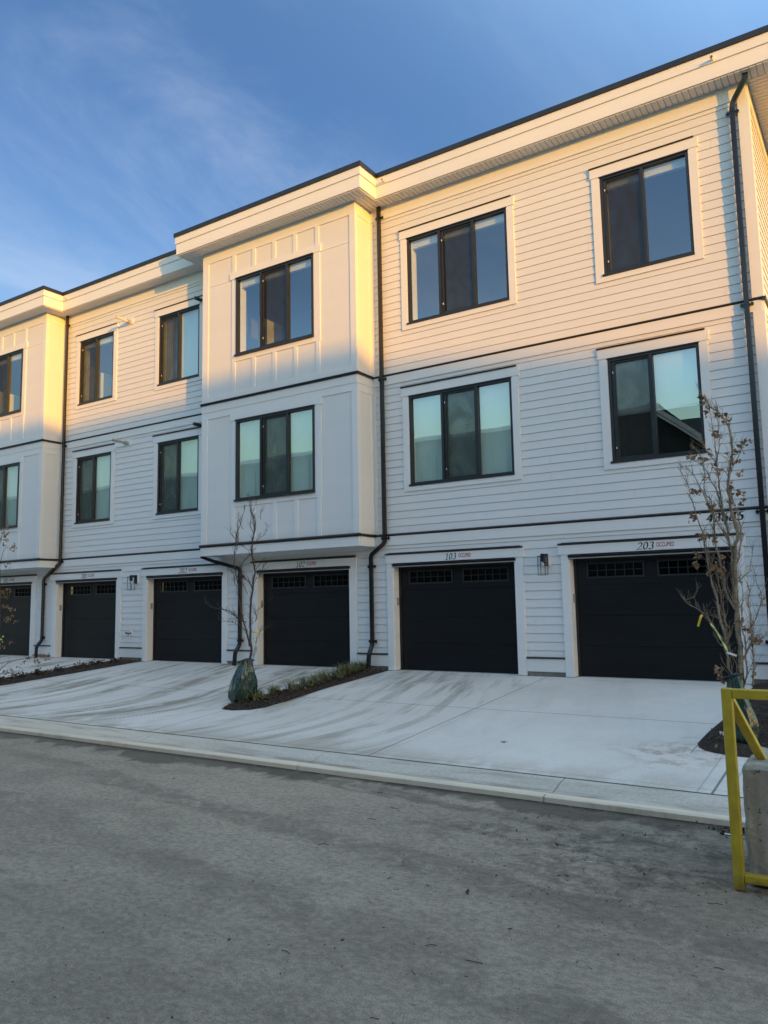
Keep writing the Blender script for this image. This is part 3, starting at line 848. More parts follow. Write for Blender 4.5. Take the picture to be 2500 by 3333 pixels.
def road_mat():
    m, t, b = newmat('dusty_asphalt')
    x, y, z = pos(t)
    big = nz(t, vec(t, x * .30, y * .55, 0.0), 1.0, 6, .62, .5)
    mid = nz(t, vec(t, x * 1.6, y * 2.6, 2.0), 1.0, 7, .68, .6)
    blot = nz(t, vec(t, x * 3.2, y * 4.2, 12.0), 1.0, 7, .72, 1.2)
    fine = nz(t, vec(t, x, y, 0.0), 45.0, 6, .75)
    gr = nz(t, vec(t, x, y, 0.0), 150.0, 4, .8)
    vo = t.nodes.new('ShaderNodeTexVoronoi'); vo.inputs['Scale'].default_value = 70; t.links.new(vec(t, x, y, 0.0), vo.inputs['Vector'])
    vd = E(t, vo.outputs['Distance'])
    a = mix(t, (big * .6 + mid * .4).step(.38, .60), (.48, .375, .27), (.75, .59, .43))
    a = mix(t, blot.step(.52, .66) * .35, a, (.25, .205, .15))
    a = mix(t, fine.step(.44, .60) * .50, a, (.64, .53, .41))
    a = mix(t, gr.step(.55, .42) * .55, a, (.14, .115, .085))
    d = y + x * .16
    bands = None
    for c, w, k in ((5.95, .14, .6), (4.55, .26, .45), (3.35, .28, .40), (6.45, .09, .35), (2.3, .3, .3)):
        e = (d - c + (mid - .5) * .45 + (big - .5) * .5).abs().step(w * .4, w, 1, 0) * k
        bands = e if bands is None else bands.mx(e)
    g2 = nz(t, vec(t, x, y * 1.3, 40.0), 17.0, 5, .8)
    a = mix(t, g2.step(.56, .42) * .36, a, (.17, .14, .105))
    a = mix(t, g2.step(.58, .68) * .35, a, (.66, .56, .44))
    a = mix(t, bands * big.step(.34, .55) * blot.step(.32, .55) * 1.1, a, (.19, .155, .112))
    wob = nz(t, vec(t, x * .85, y * .25, 9.0), 1.0, 4, .6); wob2 = nz(t, vec(t, x * 6, y * 6, 3.0), 1.0, 5, .7)
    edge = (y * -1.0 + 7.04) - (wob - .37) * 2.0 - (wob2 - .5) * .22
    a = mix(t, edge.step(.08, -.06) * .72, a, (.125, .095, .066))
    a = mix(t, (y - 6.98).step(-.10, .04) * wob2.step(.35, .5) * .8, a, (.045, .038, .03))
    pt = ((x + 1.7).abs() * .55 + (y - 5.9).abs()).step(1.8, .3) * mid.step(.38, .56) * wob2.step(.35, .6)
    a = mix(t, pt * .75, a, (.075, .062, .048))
    sp = nz(t, vec(t, x * 9, y * 15, 4.0), 1.0, 6, .75).step(.62, .67)
    a = mix(t, sp * .6, a, (.08, .07, .055))
    st = nz(t, vec(t, x * 1.1, y * 1.6, 31.0), 1.0, 3).step(.745, .76)
    a = mix(t, st * .7, a, (.05, .045, .04))
    lsp = nz(t, vec(t, x, y, 8.0), 75.0, 2).step(.72, .76)
    a = mix(t, lsp * .6, a, (.62, .56, .47))
    t.links.new(a, b.inputs['Base Color'])
    b.inputs['Roughness'].default_value = .85; b.inputs['Specular IOR Level'].default_value = .25
    bump(t, b, mid * .5 + g2 * 1.0 + fine * .9 + gr * .7 + sp * .3 - vd * .5, 1.0, .016)
    return m
M['road'] = road_mat()
M['earth'] = plain('bare_ground', (.10, .095, .07), .95, 0, .3, .3)

def grid(name, x0, x1, y0, y1, nx, ny, zf, mat, label=None):
    mb = MB()
    for j in range(ny + 1):
        for i in range(nx + 1):
            x = x0 + (x1 - x0) * i / nx; y = y0 + (y1 - y0) * j / ny
            mb.v.append((x, y, zf(x, y)))
    for j in range(ny):
        for i in range(nx):
            a = j * (nx + 1) + i; mb.f.append((a, a + 1, a + nx + 2, a + nx + 1))
    o = mb.build(name, mat, smooth=True); o['kind'] = 'structure'
    return o
grid('ground', -900, 900, -900, 900, 8, 8, lambda x, y: -.64, M['earth'])
def roadz(x, y):
    h = noise.noise(Vector((x * .5, y * .8, 0))) * .012 + noise.noise(Vector((x * 2.2, y * 2.6, 5))) * .006
    f = min(1.0, max(0.0, (7.08 - y) / .5))
    return -.505 + h * (.3 + .7 * f)
grid('road', -60, 14, -7, 7.10, 420, 120, roadz, M['road'])
mb = MB()
NX = 60
X0_, X1_ = -60.0, 14.0
for i in range(NX + 1):
    x = X0_ + (X1_ - X0_) * i / NX
    for y in (7.615, 13.30, 13.62): mb.v.append((x, y, min(0.0, gz(y)) + (-.0 if y < 13.5 else 0)))
for i in range(NX):
    for j in range(2): a = i * 3 + j; mb.f.append((a, a + 3, a + 4, a + 1))
dv = mb.build('driveway', M['drive']); dv['kind'] = 'structure'
zk = gz(7.6)
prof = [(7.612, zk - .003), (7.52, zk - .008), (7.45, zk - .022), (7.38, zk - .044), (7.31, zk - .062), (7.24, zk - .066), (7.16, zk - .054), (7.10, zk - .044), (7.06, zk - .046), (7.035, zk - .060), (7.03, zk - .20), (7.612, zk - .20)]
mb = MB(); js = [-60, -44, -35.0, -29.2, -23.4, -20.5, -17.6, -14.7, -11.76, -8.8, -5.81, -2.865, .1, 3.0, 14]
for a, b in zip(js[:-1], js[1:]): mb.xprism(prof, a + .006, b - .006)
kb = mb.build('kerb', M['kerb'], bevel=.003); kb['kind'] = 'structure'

# ------------------------------------------------------------------ planting beds
def mulch_mat():
    m, t, b = newmat('bark_mulch')
    x, y, z = pos(t)
    v = t.nodes.new('ShaderNodeTexVoronoi'); v.inputs['Scale'].default_value = 55
    t.links.new(vec(t, x, y * 1.6, z), v.inputs['Vector'])
    n = nz(t, vec(t, x, y, z), 14, 5)
    c = E(t, v.outputs['Distance'])
    a = mix(t, n.step(.3, .7), (.018, .012, .009), (.055, .034, .022))
    a = mix(t, c.step(.3, .7) * .5, a, (.085, .055, .036))
    t.links.new(a, b.inputs['Base Color']); b.inputs['Roughness'].default_value = .95
    bump(t, b, c * 1.0 + n * .6, 1.0, .02)
    return m
M['mulch'] = mulch_mat()
M['chip'] = plain('dark_bark_chip', (.060, .036, .022), .9, 0, .5, 20)
M['chip2'] = plain('pale_dry_leaf', (.17, .12, .075), .8, 0, .4, 20)
M['deadleaf'] = plain('brown_dead_leaf', (.24, .15, .085), .75, 0, .35, 12)
M['purpleleaf'] = plain('withered_purple_leaf', (.055, .028, .024), .7, 0, .5, 12)
M['grass'] = plain('sedge_blade', (.15, .165, .065), .6, 0, .4, 9)
M['drygrass'] = plain('straw_blade', (.30, .25, .12), .7, 0, .3, 9)
M['shrub'] = plain('evergreen_leaf', (.050, .075, .022), .6, 0, .4, 12)
M['litter'] = plain('white_litter', (.62, .62, .60), .6, 0, .1)
M['stone'] = plain('grey_pebble', (.28, .26, .23), .85, 0, .4, 20)
M['stone2'] = plain('dark_grit', (.05, .045, .04), .9, 0, .4, 20)

def inside(poly, x, y):
    c = False; n = len(poly)
    for i in range(n):
        (xa, ya), (xb, yb) = poly[i], poly[i - 1]
        if (ya > y) != (yb > y) and x < (xb - xa) * (y - ya) / (yb - ya) + xa: c = not c
    return c
def edge_d(poly, x, y):
    best = 9
    for i in range(len(poly)):
        a = Vector(poly[i] + (0,)); b = Vector(poly[i - 1] + (0,)); p = Vector((x, y, 0))
        tt = max(0, min(1, (p - a).dot(b - a) / max(1e-9, (b - a).length_squared)))
        best = min(best, (p - (a + (b - a) * tt)).length)
    return best
BED1 = [(-8.60, 13.27), (-8.60, 11.2), (-8.50, 10.0), (-8.50, 9.5), (-8.62, 9.28), (-8.88, 9.15), (-9.15, 9.18), (-9.26, 9.4), (-9.26, 10.0), (-9.25, 11.2), (-9.36, 12.4), (-9.36, 13.27)]
BED2 = [(-15.98, 13.27), (-16.02, 11.2), (-16.12, 9.6), (-16.35, 9.22), (-16.8, 9.2), (-17.05, 9.5), (-17.08, 11.2), (-16.90, 13.27)]
BED3 = [(-1.88, 13.27), (-1.90, 10.8), (-1.95, 10.0), (-1.96, 9.6), (-1.96, 9.38), (-1.92, 9.22), (-1.84, 9.11), (-1.72, 9.03), (-1.55, 8.98), (-1.4, 8.96), (-.6, 8.96), (.8, 9.0), (3.5, 9.0), (3.5, 13.27)]
beds = []
for name, poly, mh in (('planting_bed', BED1, .06), ('planting_bed', BED2, .07), ('planting_bed', BED3, .09)):
    bm = bmesh.new()
    xs = [p[0] for p in poly]; ys = [p[1] for p in poly]; st_ = .045
    x0, x1, y0, y1 = min(xs), max(xs), min(ys), max(ys)
    if x1 - x0 > 3: x1 = 1.2; poly = [(min(p[0], 1.2), p[1]) for p in poly]
    vs = [bm.verts.new((x, y, 0)) for x, y in poly]; f = bm.faces.new(vs)
    bmesh.ops.triangulate(bm, faces=[f])
    for _ in range(5):
        bmesh.ops.subdivide_edges(bm, edges=[e for e in bm.edges if e.calc_length() > .07], cuts=1)
        bmesh.ops.triangulate(bm, faces=bm.faces[:])
    for v in bm.verts:
        d = edge_d(poly, v.co.x, v.co.y)
        v.co.z = gz(v.co.y) + .006 + mh * min(1, d / .16) ** .6 * (.55 + .45 * noise.noise(Vector((v.co.x * 5, v.co.y * 5, 1)))) * (1 if d > .01 else 0) + (noise.noise(Vector((v.co.x * 30, v.co.y * 30, 1))) * .012 if d > .02 else 0)
    me = bpy.data.meshes.new(name); bm.to_mesh(me); bm.free(); me.materials.append(M['mulch'])
    o = bpy.data.objects.new(name, me); COL.objects.link(o); o['kind'] = 'structure'; beds.append(o)

rc = random.Random(11)
def chips(n, sampler, size, name, mat, up=.3):
    mb = MB()
    for _ in range(n):
        x, y, z = sampler()
        a = rc.uniform(0, 6.28); l = rc.uniform(.3, 1) ** 1.6 * size * (2 if rc.random() < .06 else 1); w = l * rc.uniform(.25, .7); tl = rc.uniform(-up, up); t2 = rc.uniform(-up, up)
        ca, sa = math.cos(a), math.sin(a); h = l * .12
        P = []
        for u, v in ((-l, -w * .6), (l * .2, -w), (l, w * .1), (-l * .1, w)):
            P.append((x + ca * u - sa * v, y + sa * u + ca * v, z + tl * u + t2 * v + abs(tl) * l + h))
        mb.quad(*P)
        n0 = len(mb.v); mb.v += [(p[0], p[1], p[2] - h * 2) for p in P]
        for i in range(4): mb.f.append((n0 - 4 + i, n0 - 4 + (i + 1) % 4, n0 + (i + 1) % 4, n0 + i))
    return mb.build(name, mat)
def in_bed(poly, top=.05):
    xs = [p[0] for p in poly]; ys = [p[1] for p in poly]
    def s():
        while True:
            x = rc.uniform(min(xs), min(1.2, max(xs))); y = rc.uniform(min(ys), max(ys))
            if inside(poly, x, y): return x, y, gz(y) + .01 + top * min(1, edge_d(poly, x, y) / .16) * rc.uniform(.5, 1.2)
    return s
allbeds = [in_bed(BED1), in_bed(BED2), in_bed(BED3, .07)]
tag(chips(5200, lambda: allbeds[rc.choice((0, 0, 1, 2, 2, 2))](), .024, 'bark_mulch', M['chip'], .9), 'dark bark chips covering the three planting beds', 'mulch', kind='stuff')
tag(chips(420, lambda: allbeds[rc.choice((0, 1, 2, 2, 2))](), .03, 'leaf_litter', M['chip2'], .7), 'dry leaf fragments scattered over the planting beds', 'leaf litter', kind='stuff')

# grit and crumbs on the road
def road_s(x0, x1, y0, y1, p=1.0):
    def s():
        x = rc.uniform(x0, x1); y = y1 - (y1 - y0) * rc.random() ** p
        return x, y, roadz(x, y) + .002
    return s
mb_src = [road_s(-9, 1, .8, 7.0), road_s(-4.5, .5, 2.5, 6.9), road_s(-30, -8, 2, 7.0), road_s(-3.2, -.6, 4.6, 6.8), road_s(-14, 1, 6.6, 7.02)]
tag(chips(2600, lambda: mb_src[rc.choice((0, 0, 0, 1, 1, 1, 2, 3, 3, 4))](), .0075, 'road_grit', M['stone2'], .5), 'dark grit and mud crumbs strewn over the road', 'grit', kind='stuff')
tag(chips(700, lambda: mb_src[rc.choice((0, 1, 1, 3))](), .006, 'fine_gravel', M['stone'], .5), 'grey gravel grains scattered over the road', 'gravel', kind='stuff')
def big_s():
    x = rc.gauss(-1.9, .8); y = rc.gauss(5.7, .75)
    return min(x, 0), min(y, 7.0), roadz(x, y) + .003
tag(chips(260, big_s, .011, 'mud_clods', M['stone2'], .6), 'dark clods of dried mud on the road left of the yellow barrier', 'mud', kind='stuff')
tw = MB()
for _ in range(16):
    x, y = rc.uniform(-5, -.4), rc.uniform(2.4, 6.6); a = rc.uniform(-.6, .6); l = rc.uniform(.04, .10); z = roadz(x, y) + .006
    tw.tube([(x, y, z), (x + math.cos(a) * l * .5, y + math.sin(a) * l * .5 + rc.uniform(-.01, .01), z + .004), (x + math.cos(a) * l, y + math.sin(a) * l, z)], .0022, 5)
tag(tw.build('fallen_twigs', M['stone2']), 'scattered thin dark twigs lying on the road', 'twigs', kind='stuff')
def heap():
    a = rc.gauss(0, .13); b = rc.gauss(0, .06); return -1.08 + a, 6.86 + b, roadz(-1.1, 6.8) + max(0, .05 - abs(a) * .2) * rc.random()
tag(chips(230, heap, .022, 'leaf_debris', M['chip'], 1.0), 'small heap of dark leaf debris in the gutter near the yellow frame', 'debris', kind='stuff')
def flat(name, pts, z, mat, th=.003, lift=0):
    mb = MB(); mb.prism(pts, z, z + th); o = mb.build(name, mat)
    return o
o = flat('litter_scrap', [(-1.30, 6.77), (-1.24, 6.745), (-1.18, 6.74), (-1.12, 6.72), (-1.10, 6.74), (-1.17, 6.76), (-1.24, 6.775)], -.494, M['litter']); tag(o, 'torn white plastic scrap beside the leaf heap in the gutter', 'litter')
o = flat('litter_scrap', [(-1.97, 5.60), (-1.95, 5.593), (-1.93, 5.60), (-1.945, 5.608)], -.494, M['litter']); tag(o, 'tiny white scrap alone on the dirty road', 'litter')
# a dropped leaf, flat on the right-hand drive
def star(cx, cy, r, z, seed):
    rr = random.Random(seed); pts = []
    for k in range(11):
        a = 2 * math.pi * k / 11; q = r * (1.0 if k % 2 else .4) * rr.uniform(.8, 1.1); pts.append((cx + q * math.cos(a) * 1.3, cy + q * math.sin(a)))
    return pts
o = flat('fallen_leaf', star(-4.02, 8.72, .04, 0, 3), gz(8.72) + .006, M['deadleaf']); tag(o, 'brown fallen leaf lying alone on the pale right driveway', 'leaf')

# ------------------------------------------------------------------ plants in the beds
def blades(cx, cy, n, h, spread, mbg, mbd):
    z = gz(cy) + .05
    for _ in range(n):
        a = rc.uniform(0, 6.28); ln = h * rc.uniform(.6, 1.25); lean = rc.uniform(.25, 1.0) * spread
        bx, by = cx + rc.gauss(0, .035), cy + rc.gauss(0, .035)
        px = [Vector((bx, by, z))]
        for k in range(1, 6):
            t_ = k / 5
            px.append(Vector((bx + math.cos(a) * lean * ln * t_ ** 1.5, by + math.sin(a) * lean * ln * t_ ** 1.5, z + ln * (t_ - .55 * lean * t_ ** 2.6))))
        sd = Vector((-math.sin(a), math.cos(a), 0)) * rc.uniform(.0035, .0065)
        mb = mbd if rc.random() < .22 else mbg
        for k in range(5):
            w0, w1 = 1 - (k / 5) ** 2, 1 - ((k + 1) / 5) ** 2
            mb.quad(px[k] - sd * w0, px[k] + sd * w0, px[k + 1] + sd * (w1 + .05), px[k + 1] - sd * (w1 + .05))
g1, g2 = MB(), MB()
y = 9.72
while y < 13.1:
    blades(-8.92 - (y - 9.7) * .035 + rc.uniform(-.12, .12), y, rc.randrange(45, 100), rc.uniform(.15, .27) if y < 12.2 else .30, 1.7, g1, g2)
    blades(-9.08 - (y - 9.7) * .03 + rc.uniform(-.05, .05), y + .12, 55, .24, 1.7, g1, g2); y += rc.uniform(.12, .46)
tag(g1.build('sedge_grass', M['grass']), 'green sedge growing in a strip from the garage wall to the bare sapling', 'grass', kind='stuff')
tag(g2.build('dry_grass', M['drygrass']), 'straw-coloured dead blades among the green sedge', 'grass', kind='stuff')

def leafquad(mb, p, size, rr, curl=.35):
    ax = Vector((rr.gauss(0, 1), rr.gauss(0, 1), rr.gauss(0, 1))).normalized(); bx = ax.orthogonal().normalized()
    bx.rotate(Matrix.Rotation(rr.uniform(0, 6.28), 3, ax)); cx_ = ax.cross(bx)
    L = size * rr.uniform(.6, 1.2); Wd = L * rr.uniform(.35, .6)
    p = Vector(p)
    base = p; tip = p + bx * L + ax * L * curl * rr.uniform(-1, 1); m1 = p + bx * L * .5 + cx_ * Wd + ax * L * .2 * rr.uniform(-1, 1); m2 = p + bx * L * .5 - cx_ * Wd + ax * L * .25 * rr.uniform(-1, 1); mid = p + bx * L * .55 + ax * L * .22
    mb.quad(base, m1, mid); mb.quad(m1, tip, mid); mb.quad(tip, m2, mid); mb.quad(m2, base, mid)
cl = [(-16.60, 9.62, .17), (-16.55, 10.3, .20), (-16.42, 10.75, .19), (-16.5, 11.25, .17), (-16.40, 11.8, .18), (-16.52, 12.3, .15), (-16.35, 12.75, .14), (-16.75, 9.9, .13)]
for (cx, cy, r) in cl:
    rr = random.Random(int(cy * 100)); st = MB(); lf = MB(); z0 = gz(cy) + .03
    for _ in range(9):
        a = rr.uniform(0, 6.28); q = r * rr.uniform(.2, .8)
        tip = (cx + math.cos(a) * q, cy + math.sin(a) * q, z0 + r * rr.uniform(.2, .8))
        st.tube([(cx + rr.uniform(-.02, .02), cy, z0 - .02), ((cx * .5 + tip[0] * .5), (cy + tip[1]) * .5, z0 + r * .4), tip], [.004, .003, .0015], 4)
        for _k in range(11): leafquad(lf, (tip[0] + rr.gauss(0, r * .22), tip[1] + rr.gauss(0, r * .22), max(z0, tip[2] * .7 + z0 * .3 + rr.gauss(0, r * .2))), .045, rr, .8)
    pl = empty('withered_perennial', (0, 0, 0)); tag(pl, 'withered dark brown perennial in the narrow bed left of garage 202', 'plant', 'withered perennials in the left bed')
    st.build('stem', M['purpleleaf'], pl); lf.build('leaves', M['purpleleaf'], pl)

def evergreen(cx, cy, r, h, label, seed):
    rr = random.Random(seed); st = MB(); lf = MB(); br = MB(); z0 = gz(cy)
    for _ in range(64):
        a = rr.uniform(0, 6.28); q = r * rr.random() ** .6; hh = h * rr.uniform(.55, 1.1) * (1 - .35 * (q / r) ** 2)
        p0 = Vector((cx, cy, z0)); tip = Vector((cx + math.cos(a) * q, cy + math.sin(a) * q, z0 + hh)); md = (p0 + tip) * .5 + Vector((math.cos(a), math.sin(a), 0)) * q * .15
        st.tube([p0, md, tip], [.007, .004, .002], 4)
        for k in range(46):
            t_ = rr.uniform(.35, 1.02); c = p0.lerp(tip, t_) + Vector((rr.gauss(0, .025), rr.gauss(0, .025), rr.gauss(0, .02))); leafquad(lf, c, .034, rr, .3)
        if rr.random() < .35: 
            c = tip + Vector((rr.gauss(0, .03), rr.gauss(0, .03), -rr.uniform(0, .1))); br.tube([c, c + Vector((0, 0, .006)), c + Vector((0, 0, .012))], [.003, .007, .003], 5)
    o = empty('evergreen_shrub', (0, 0, 0)); tag(o, label, 'shrub')
    st.build('stem', M['purpleleaf'], o); lf.build('foliage', M['shrub'], o); br.build('berries', M['white'], o)
evergreen(-.98, 10.55, .36, .78, 'green evergreen shrub with small pale berries behind the right sapling', 5)
evergreen(-.55, 11.3, .35, .70, 'green evergreen shrub farther back by the wall at the right edge', 6)
evergreen(-1.05, 11.9, .25, .5, 'low evergreen shrub between the right sapling and the house corner', 8)

# ------------------------------------------------------------------ saplings
T1 = {'trunk': [(-9.079, 0.376), (-9.05, 0.585), (-9.062, 0.759), (-9.056, 0.933), (-9.062, 1.108), (-9.051, 1.284), (-9.039, 1.46), (-9.002, 1.632), (-8.99, 1.772), (-8.952, 1.91), (-8.99, 2.099), (-9.022, 2.241), (-9.003, 2.381), (-8.965, 2.568), (-8.953, 2.709), (-8.991, 2.854), (-9.029, 2.952), (-9.036, 3.191)], 'c1': [(-9.073, 0.671), (-9.109, 0.802), (-9.158, 0.968), (-9.206, 1.153), (-9.255, 1.331), (-9.293, 1.517), (-9.294, 1.687), (-9.334, 1.924), (-9.373, 2.068), (-9.348, 2.305), (-9.323, 2.447), (-9.298, 2.56), (-9.221, 2.708), (-9.144, 2.932), (-9.125, 3.007)], 'c2': [(-8.99, 2.099), (-9.041, 2.261), (-9.073, 2.433), (-9.073, 2.67), (-9.118, 2.758), (-9.131, 2.883)], 'c3': [(-8.965, 2.568), (-8.89, 2.657), (-8.828, 2.794), (-8.865, 2.872), (-8.74, 2.985), (-8.691, 3.113)], 'c4': [(-8.828, 2.794), (-8.74, 2.844), (-8.654, 2.922)], 'c5': [(-9.003, 2.599), (-9.067, 2.717), (-9.055, 2.906), (-9.093, 3.053), (-9.119, 3.179), (-9.158, 3.212)], 'c6': [(-9.323, 2.428), (-9.376, 2.594), (-9.402, 2.74), (-9.383, 2.797)], 'c7': [(-9.22, 2.651), (-9.285, 2.77), (-9.325, 2.889)], 'c8': [(-9.375, 2.45), (-9.467, 2.523), (-9.613, 2.619)], 'c9': [(-9.053, 2.271), (-9.168, 2.381), (-9.246, 2.538), (-9.285, 2.636)], 'c10': [(-9.413, 2.242), (-9.427, 2.338), (-9.506, 2.4), (-9.585, 2.462), (-9.599, 2.531)], 'c11': [(-9.158, 1.082), (-9.279, 1.109), (-9.377, 1.216), (-9.475, 1.28), (-9.713, 1.318), (-9.865, 1.374), (-9.93, 1.476)], 'c12': [(-9.038, 1.038), (-8.92, 1.125), (-8.944, 1.239), (-8.815, 1.299), (-8.733, 1.376), (-8.571, 1.452)], 'c13': [(-9.061, 0.506), (-9.002, 0.568), (-9.002, 0.716), (-8.955, 0.916), (-8.85, 0.969), (-8.733, 0.995)], 'c14': [(-9.014, 1.642), (-9.078, 1.756), (-9.243, 1.874), (-9.193, 2.061), (-9.053, 2.167), (-8.865, 2.308)], 'c15': [(-8.927, 1.956), (-8.865, 2.047), (-8.803, 2.09), (-8.741, 2.051)], 'c16': [(-9.04, 1.68), (-8.915, 1.788), (-8.791, 1.858), (-8.741, 1.949), (-8.668, 2.038)], 'c17': [(-9.115, 1.542), (-9.166, 1.683), (-9.205, 1.825), (-9.193, 2.013)], 'c18': [(-9.294, 1.64), (-9.462, 1.739), (-9.489, 1.882), (-9.542, 1.932)], 'c19': [(-9.158, 0.933), (-9.327, 1.056), (-9.462, 1.083), (-9.623, 1.11), (-9.674, 1.2)], 'c20': [(-9.158, 1.065), (-9.279, 1.162), (-9.401, 1.225), (-9.525, 1.307), (-9.625, 1.38)], 'c21': [(-9.037, 0.403), (-8.943, 0.509), (-8.838, 0.606)], 'c22': [(-9.003, 2.381), (-8.89, 2.469), (-8.765, 2.546), (-8.728, 2.646)]}
T2 = {'trunk': [(-1.488, 0.314), (-1.48, 0.488), (-1.469, 0.601), (-1.464, 0.731), (-1.46, 0.837), (-1.472, 0.929), (-1.476, 1.036), (-1.47, 1.174), (-1.468, 1.239), (-1.478, 1.35), (-1.464, 1.474), (-1.46, 1.629), (-1.449, 1.753), (-1.442, 1.909), (-1.412, 2.001), (-1.406, 2.095), (-1.424, 2.184), (-1.455, 2.332), (-1.462, 2.479), (-1.476, 2.534), (-1.457, 2.7), (-1.425, 2.857), (-1.404, 3.015), (-1.399, 3.151), (-1.413, 3.266), (-1.458, 3.37), (-1.526, 3.478), (-1.611, 3.557), (-1.646, 3.612), (-1.678, 3.709), (-1.727, 3.784)], 'b1': [(-1.475, 1.32), (-1.487, 1.444), (-1.488, 1.599), (-1.488, 1.724), (-1.477, 1.848), (-1.493, 1.924), (-1.505, 2.007), (-1.514, 2.134), (-1.528, 2.281), (-1.556, 2.391), (-1.557, 2.413), (-1.566, 2.566), (-1.567, 2.711), (-1.579, 2.874), (-1.579, 2.996), (-1.584, 3.159), (-1.596, 3.325), (-1.603, 3.449), (-1.619, 3.55)], 'b2': [(-1.52, 0.312), (-1.558, 0.485), (-1.593, 0.56), (-1.596, 0.674), (-1.6, 0.789), (-1.597, 0.881), (-1.619, 0.997), (-1.648, 1.113), (-1.654, 1.238), (-1.663, 1.332), (-1.683, 1.43), (-1.711, 1.544), (-1.713, 1.607), (-1.725, 1.702), (-1.741, 1.83), (-1.756, 1.958), (-1.759, 2.054), (-1.791, 2.185), (-1.829, 2.349), (-1.857, 2.482), (-1.862, 2.472), (-1.884, 2.621), (-1.916, 2.723), (-1.953, 2.818), (-1.963, 2.918)], 'b3': [(-1.589, 0.897), (-1.597, 1.059), (-1.6, 1.175), (-1.616, 1.268), (-1.624, 1.428), (-1.64, 1.541), (-1.664, 1.636), (-1.69, 1.682), (-1.713, 1.797), (-1.737, 1.893), (-1.737, 1.989)], 'b4': [(-1.482, 1.212), (-1.52, 1.29), (-1.582, 1.446), (-1.589, 1.602), (-1.611, 1.729), (-1.651, 1.92), (-1.661, 2.048), (-1.665, 2.176), (-1.665, 2.272), (-1.672, 2.359), (-1.687, 2.481), (-1.749, 2.576), (-1.74, 2.77), (-1.749, 2.935), (-1.781, 3.037), (-1.823, 3.108)], 'b5': [(-1.514, 2.134), (-1.553, 2.263), (-1.578, 2.431), (-1.612, 2.595), (-1.666, 2.697), (-1.718, 2.833), (-1.788, 2.923), (-1.884, 2.992)], 'b6': [(-1.493, 1.924), (-1.542, 2.066), (-1.594, 2.171), (-1.645, 2.302), (-1.69, 2.425), (-1.735, 2.558), (-1.8, 2.736), (-1.871, 2.825), (-1.925, 2.839)], 'b7': [(-1.579, 2.874), (-1.557, 2.993), (-1.538, 3.113), (-1.541, 3.235), (-1.546, 3.399), (-1.586, 3.487)], 'b8': [(-1.586, 2.891), (-1.646, 3.004), (-1.699, 3.133), (-1.747, 3.214)], 'b9': [(-1.457, 2.7), (-1.464, 2.821), (-1.484, 2.968)], 'b10': [(-1.431, 2.769), (-1.381, 2.868), (-1.323, 2.965), (-1.297, 3.041), (-1.291, 3.121)], 'b11': [(-1.475, 1.661), (-1.41, 1.783), (-1.374, 1.968), (-1.358, 2.092), (-1.372, 2.18), (-1.388, 2.282), (-1.409, 2.41), (-1.451, 2.579)], 'b12': [(-1.451, 1.505), (-1.402, 1.559), (-1.329, 1.63), (-1.296, 1.777), (-1.281, 1.876)], 'b13': [(-1.455, 0.383), (-1.41, 0.528), (-1.41, 0.641), (-1.415, 0.716), (-1.401, 0.83), (-1.426, 0.982), (-1.42, 1.173), (-1.396, 1.38), (-1.405, 1.503), (-1.43, 1.56)], 'b14': [(-1.368, 0.372), (-1.34, 0.53), (-1.337, 0.68), (-1.34, 0.793), (-1.341, 0.983), (-1.347, 1.211), (-1.355, 1.311), (-1.338, 1.409), (-1.369, 1.533), (-1.426, 1.628)], 'b15': [(-1.456, 0.64), (-1.368, 0.793), (-1.319, 0.899), (-1.333, 1.005), (-1.278, 1.096), (-1.22, 1.232), (-1.194, 1.375), (-1.231, 1.498), (-1.24, 1.603)], 'b16': [(-1.606, 0.866), (-1.687, 0.958), (-1.773, 1.114), (-1.9, 1.233), (-1.967, 1.265), (-2.017, 1.322), (-1.92, 1.359), (-1.885, 1.434)], 'b17': [(-1.6, 0.789), (-1.68, 0.834), (-1.713, 0.896), (-1.716, 0.958)], 'b18': [(-1.496, 0.563), (-1.545, 0.691), (-1.593, 0.835), (-1.569, 0.982), (-1.663, 1.098), (-1.785, 1.153), (-1.865, 1.193)], 'b19': [(-1.414, 0.732), (-1.336, 0.854), (-1.243, 0.893), (-1.177, 0.946)]}
T3 = {'t': [(-16.359, -0.798), (-16.371, -0.164), (-16.344, 0.37), (-16.349, 0.907), (-16.382, 1.63), (-16.449, 2.363), (-16.565, 3.11)], 'd1': [(-16.473, -0.079), (-16.293, 0.087), (-16.111, 0.198), (-15.867, 0.275), (-15.594, 0.317)], 'd2': [(-16.473, -0.079), (-16.101, 0.04), (-15.886, 0.082)], 'd3': [(-16.418, 1.449), (-16.27, 1.628), (-16.082, 1.66)], 'd4': [(-16.449, 2.363), (-16.34, 2.671), (-16.215, 2.719), (-16.024, 2.709)], 'd5': [(-16.507, 2.735), (-16.467, 3.104), (-16.314, 3.242)], 'd6': [(-16.349, 0.907), (-16.17, 1.087), (-16.021, 1.211)]}
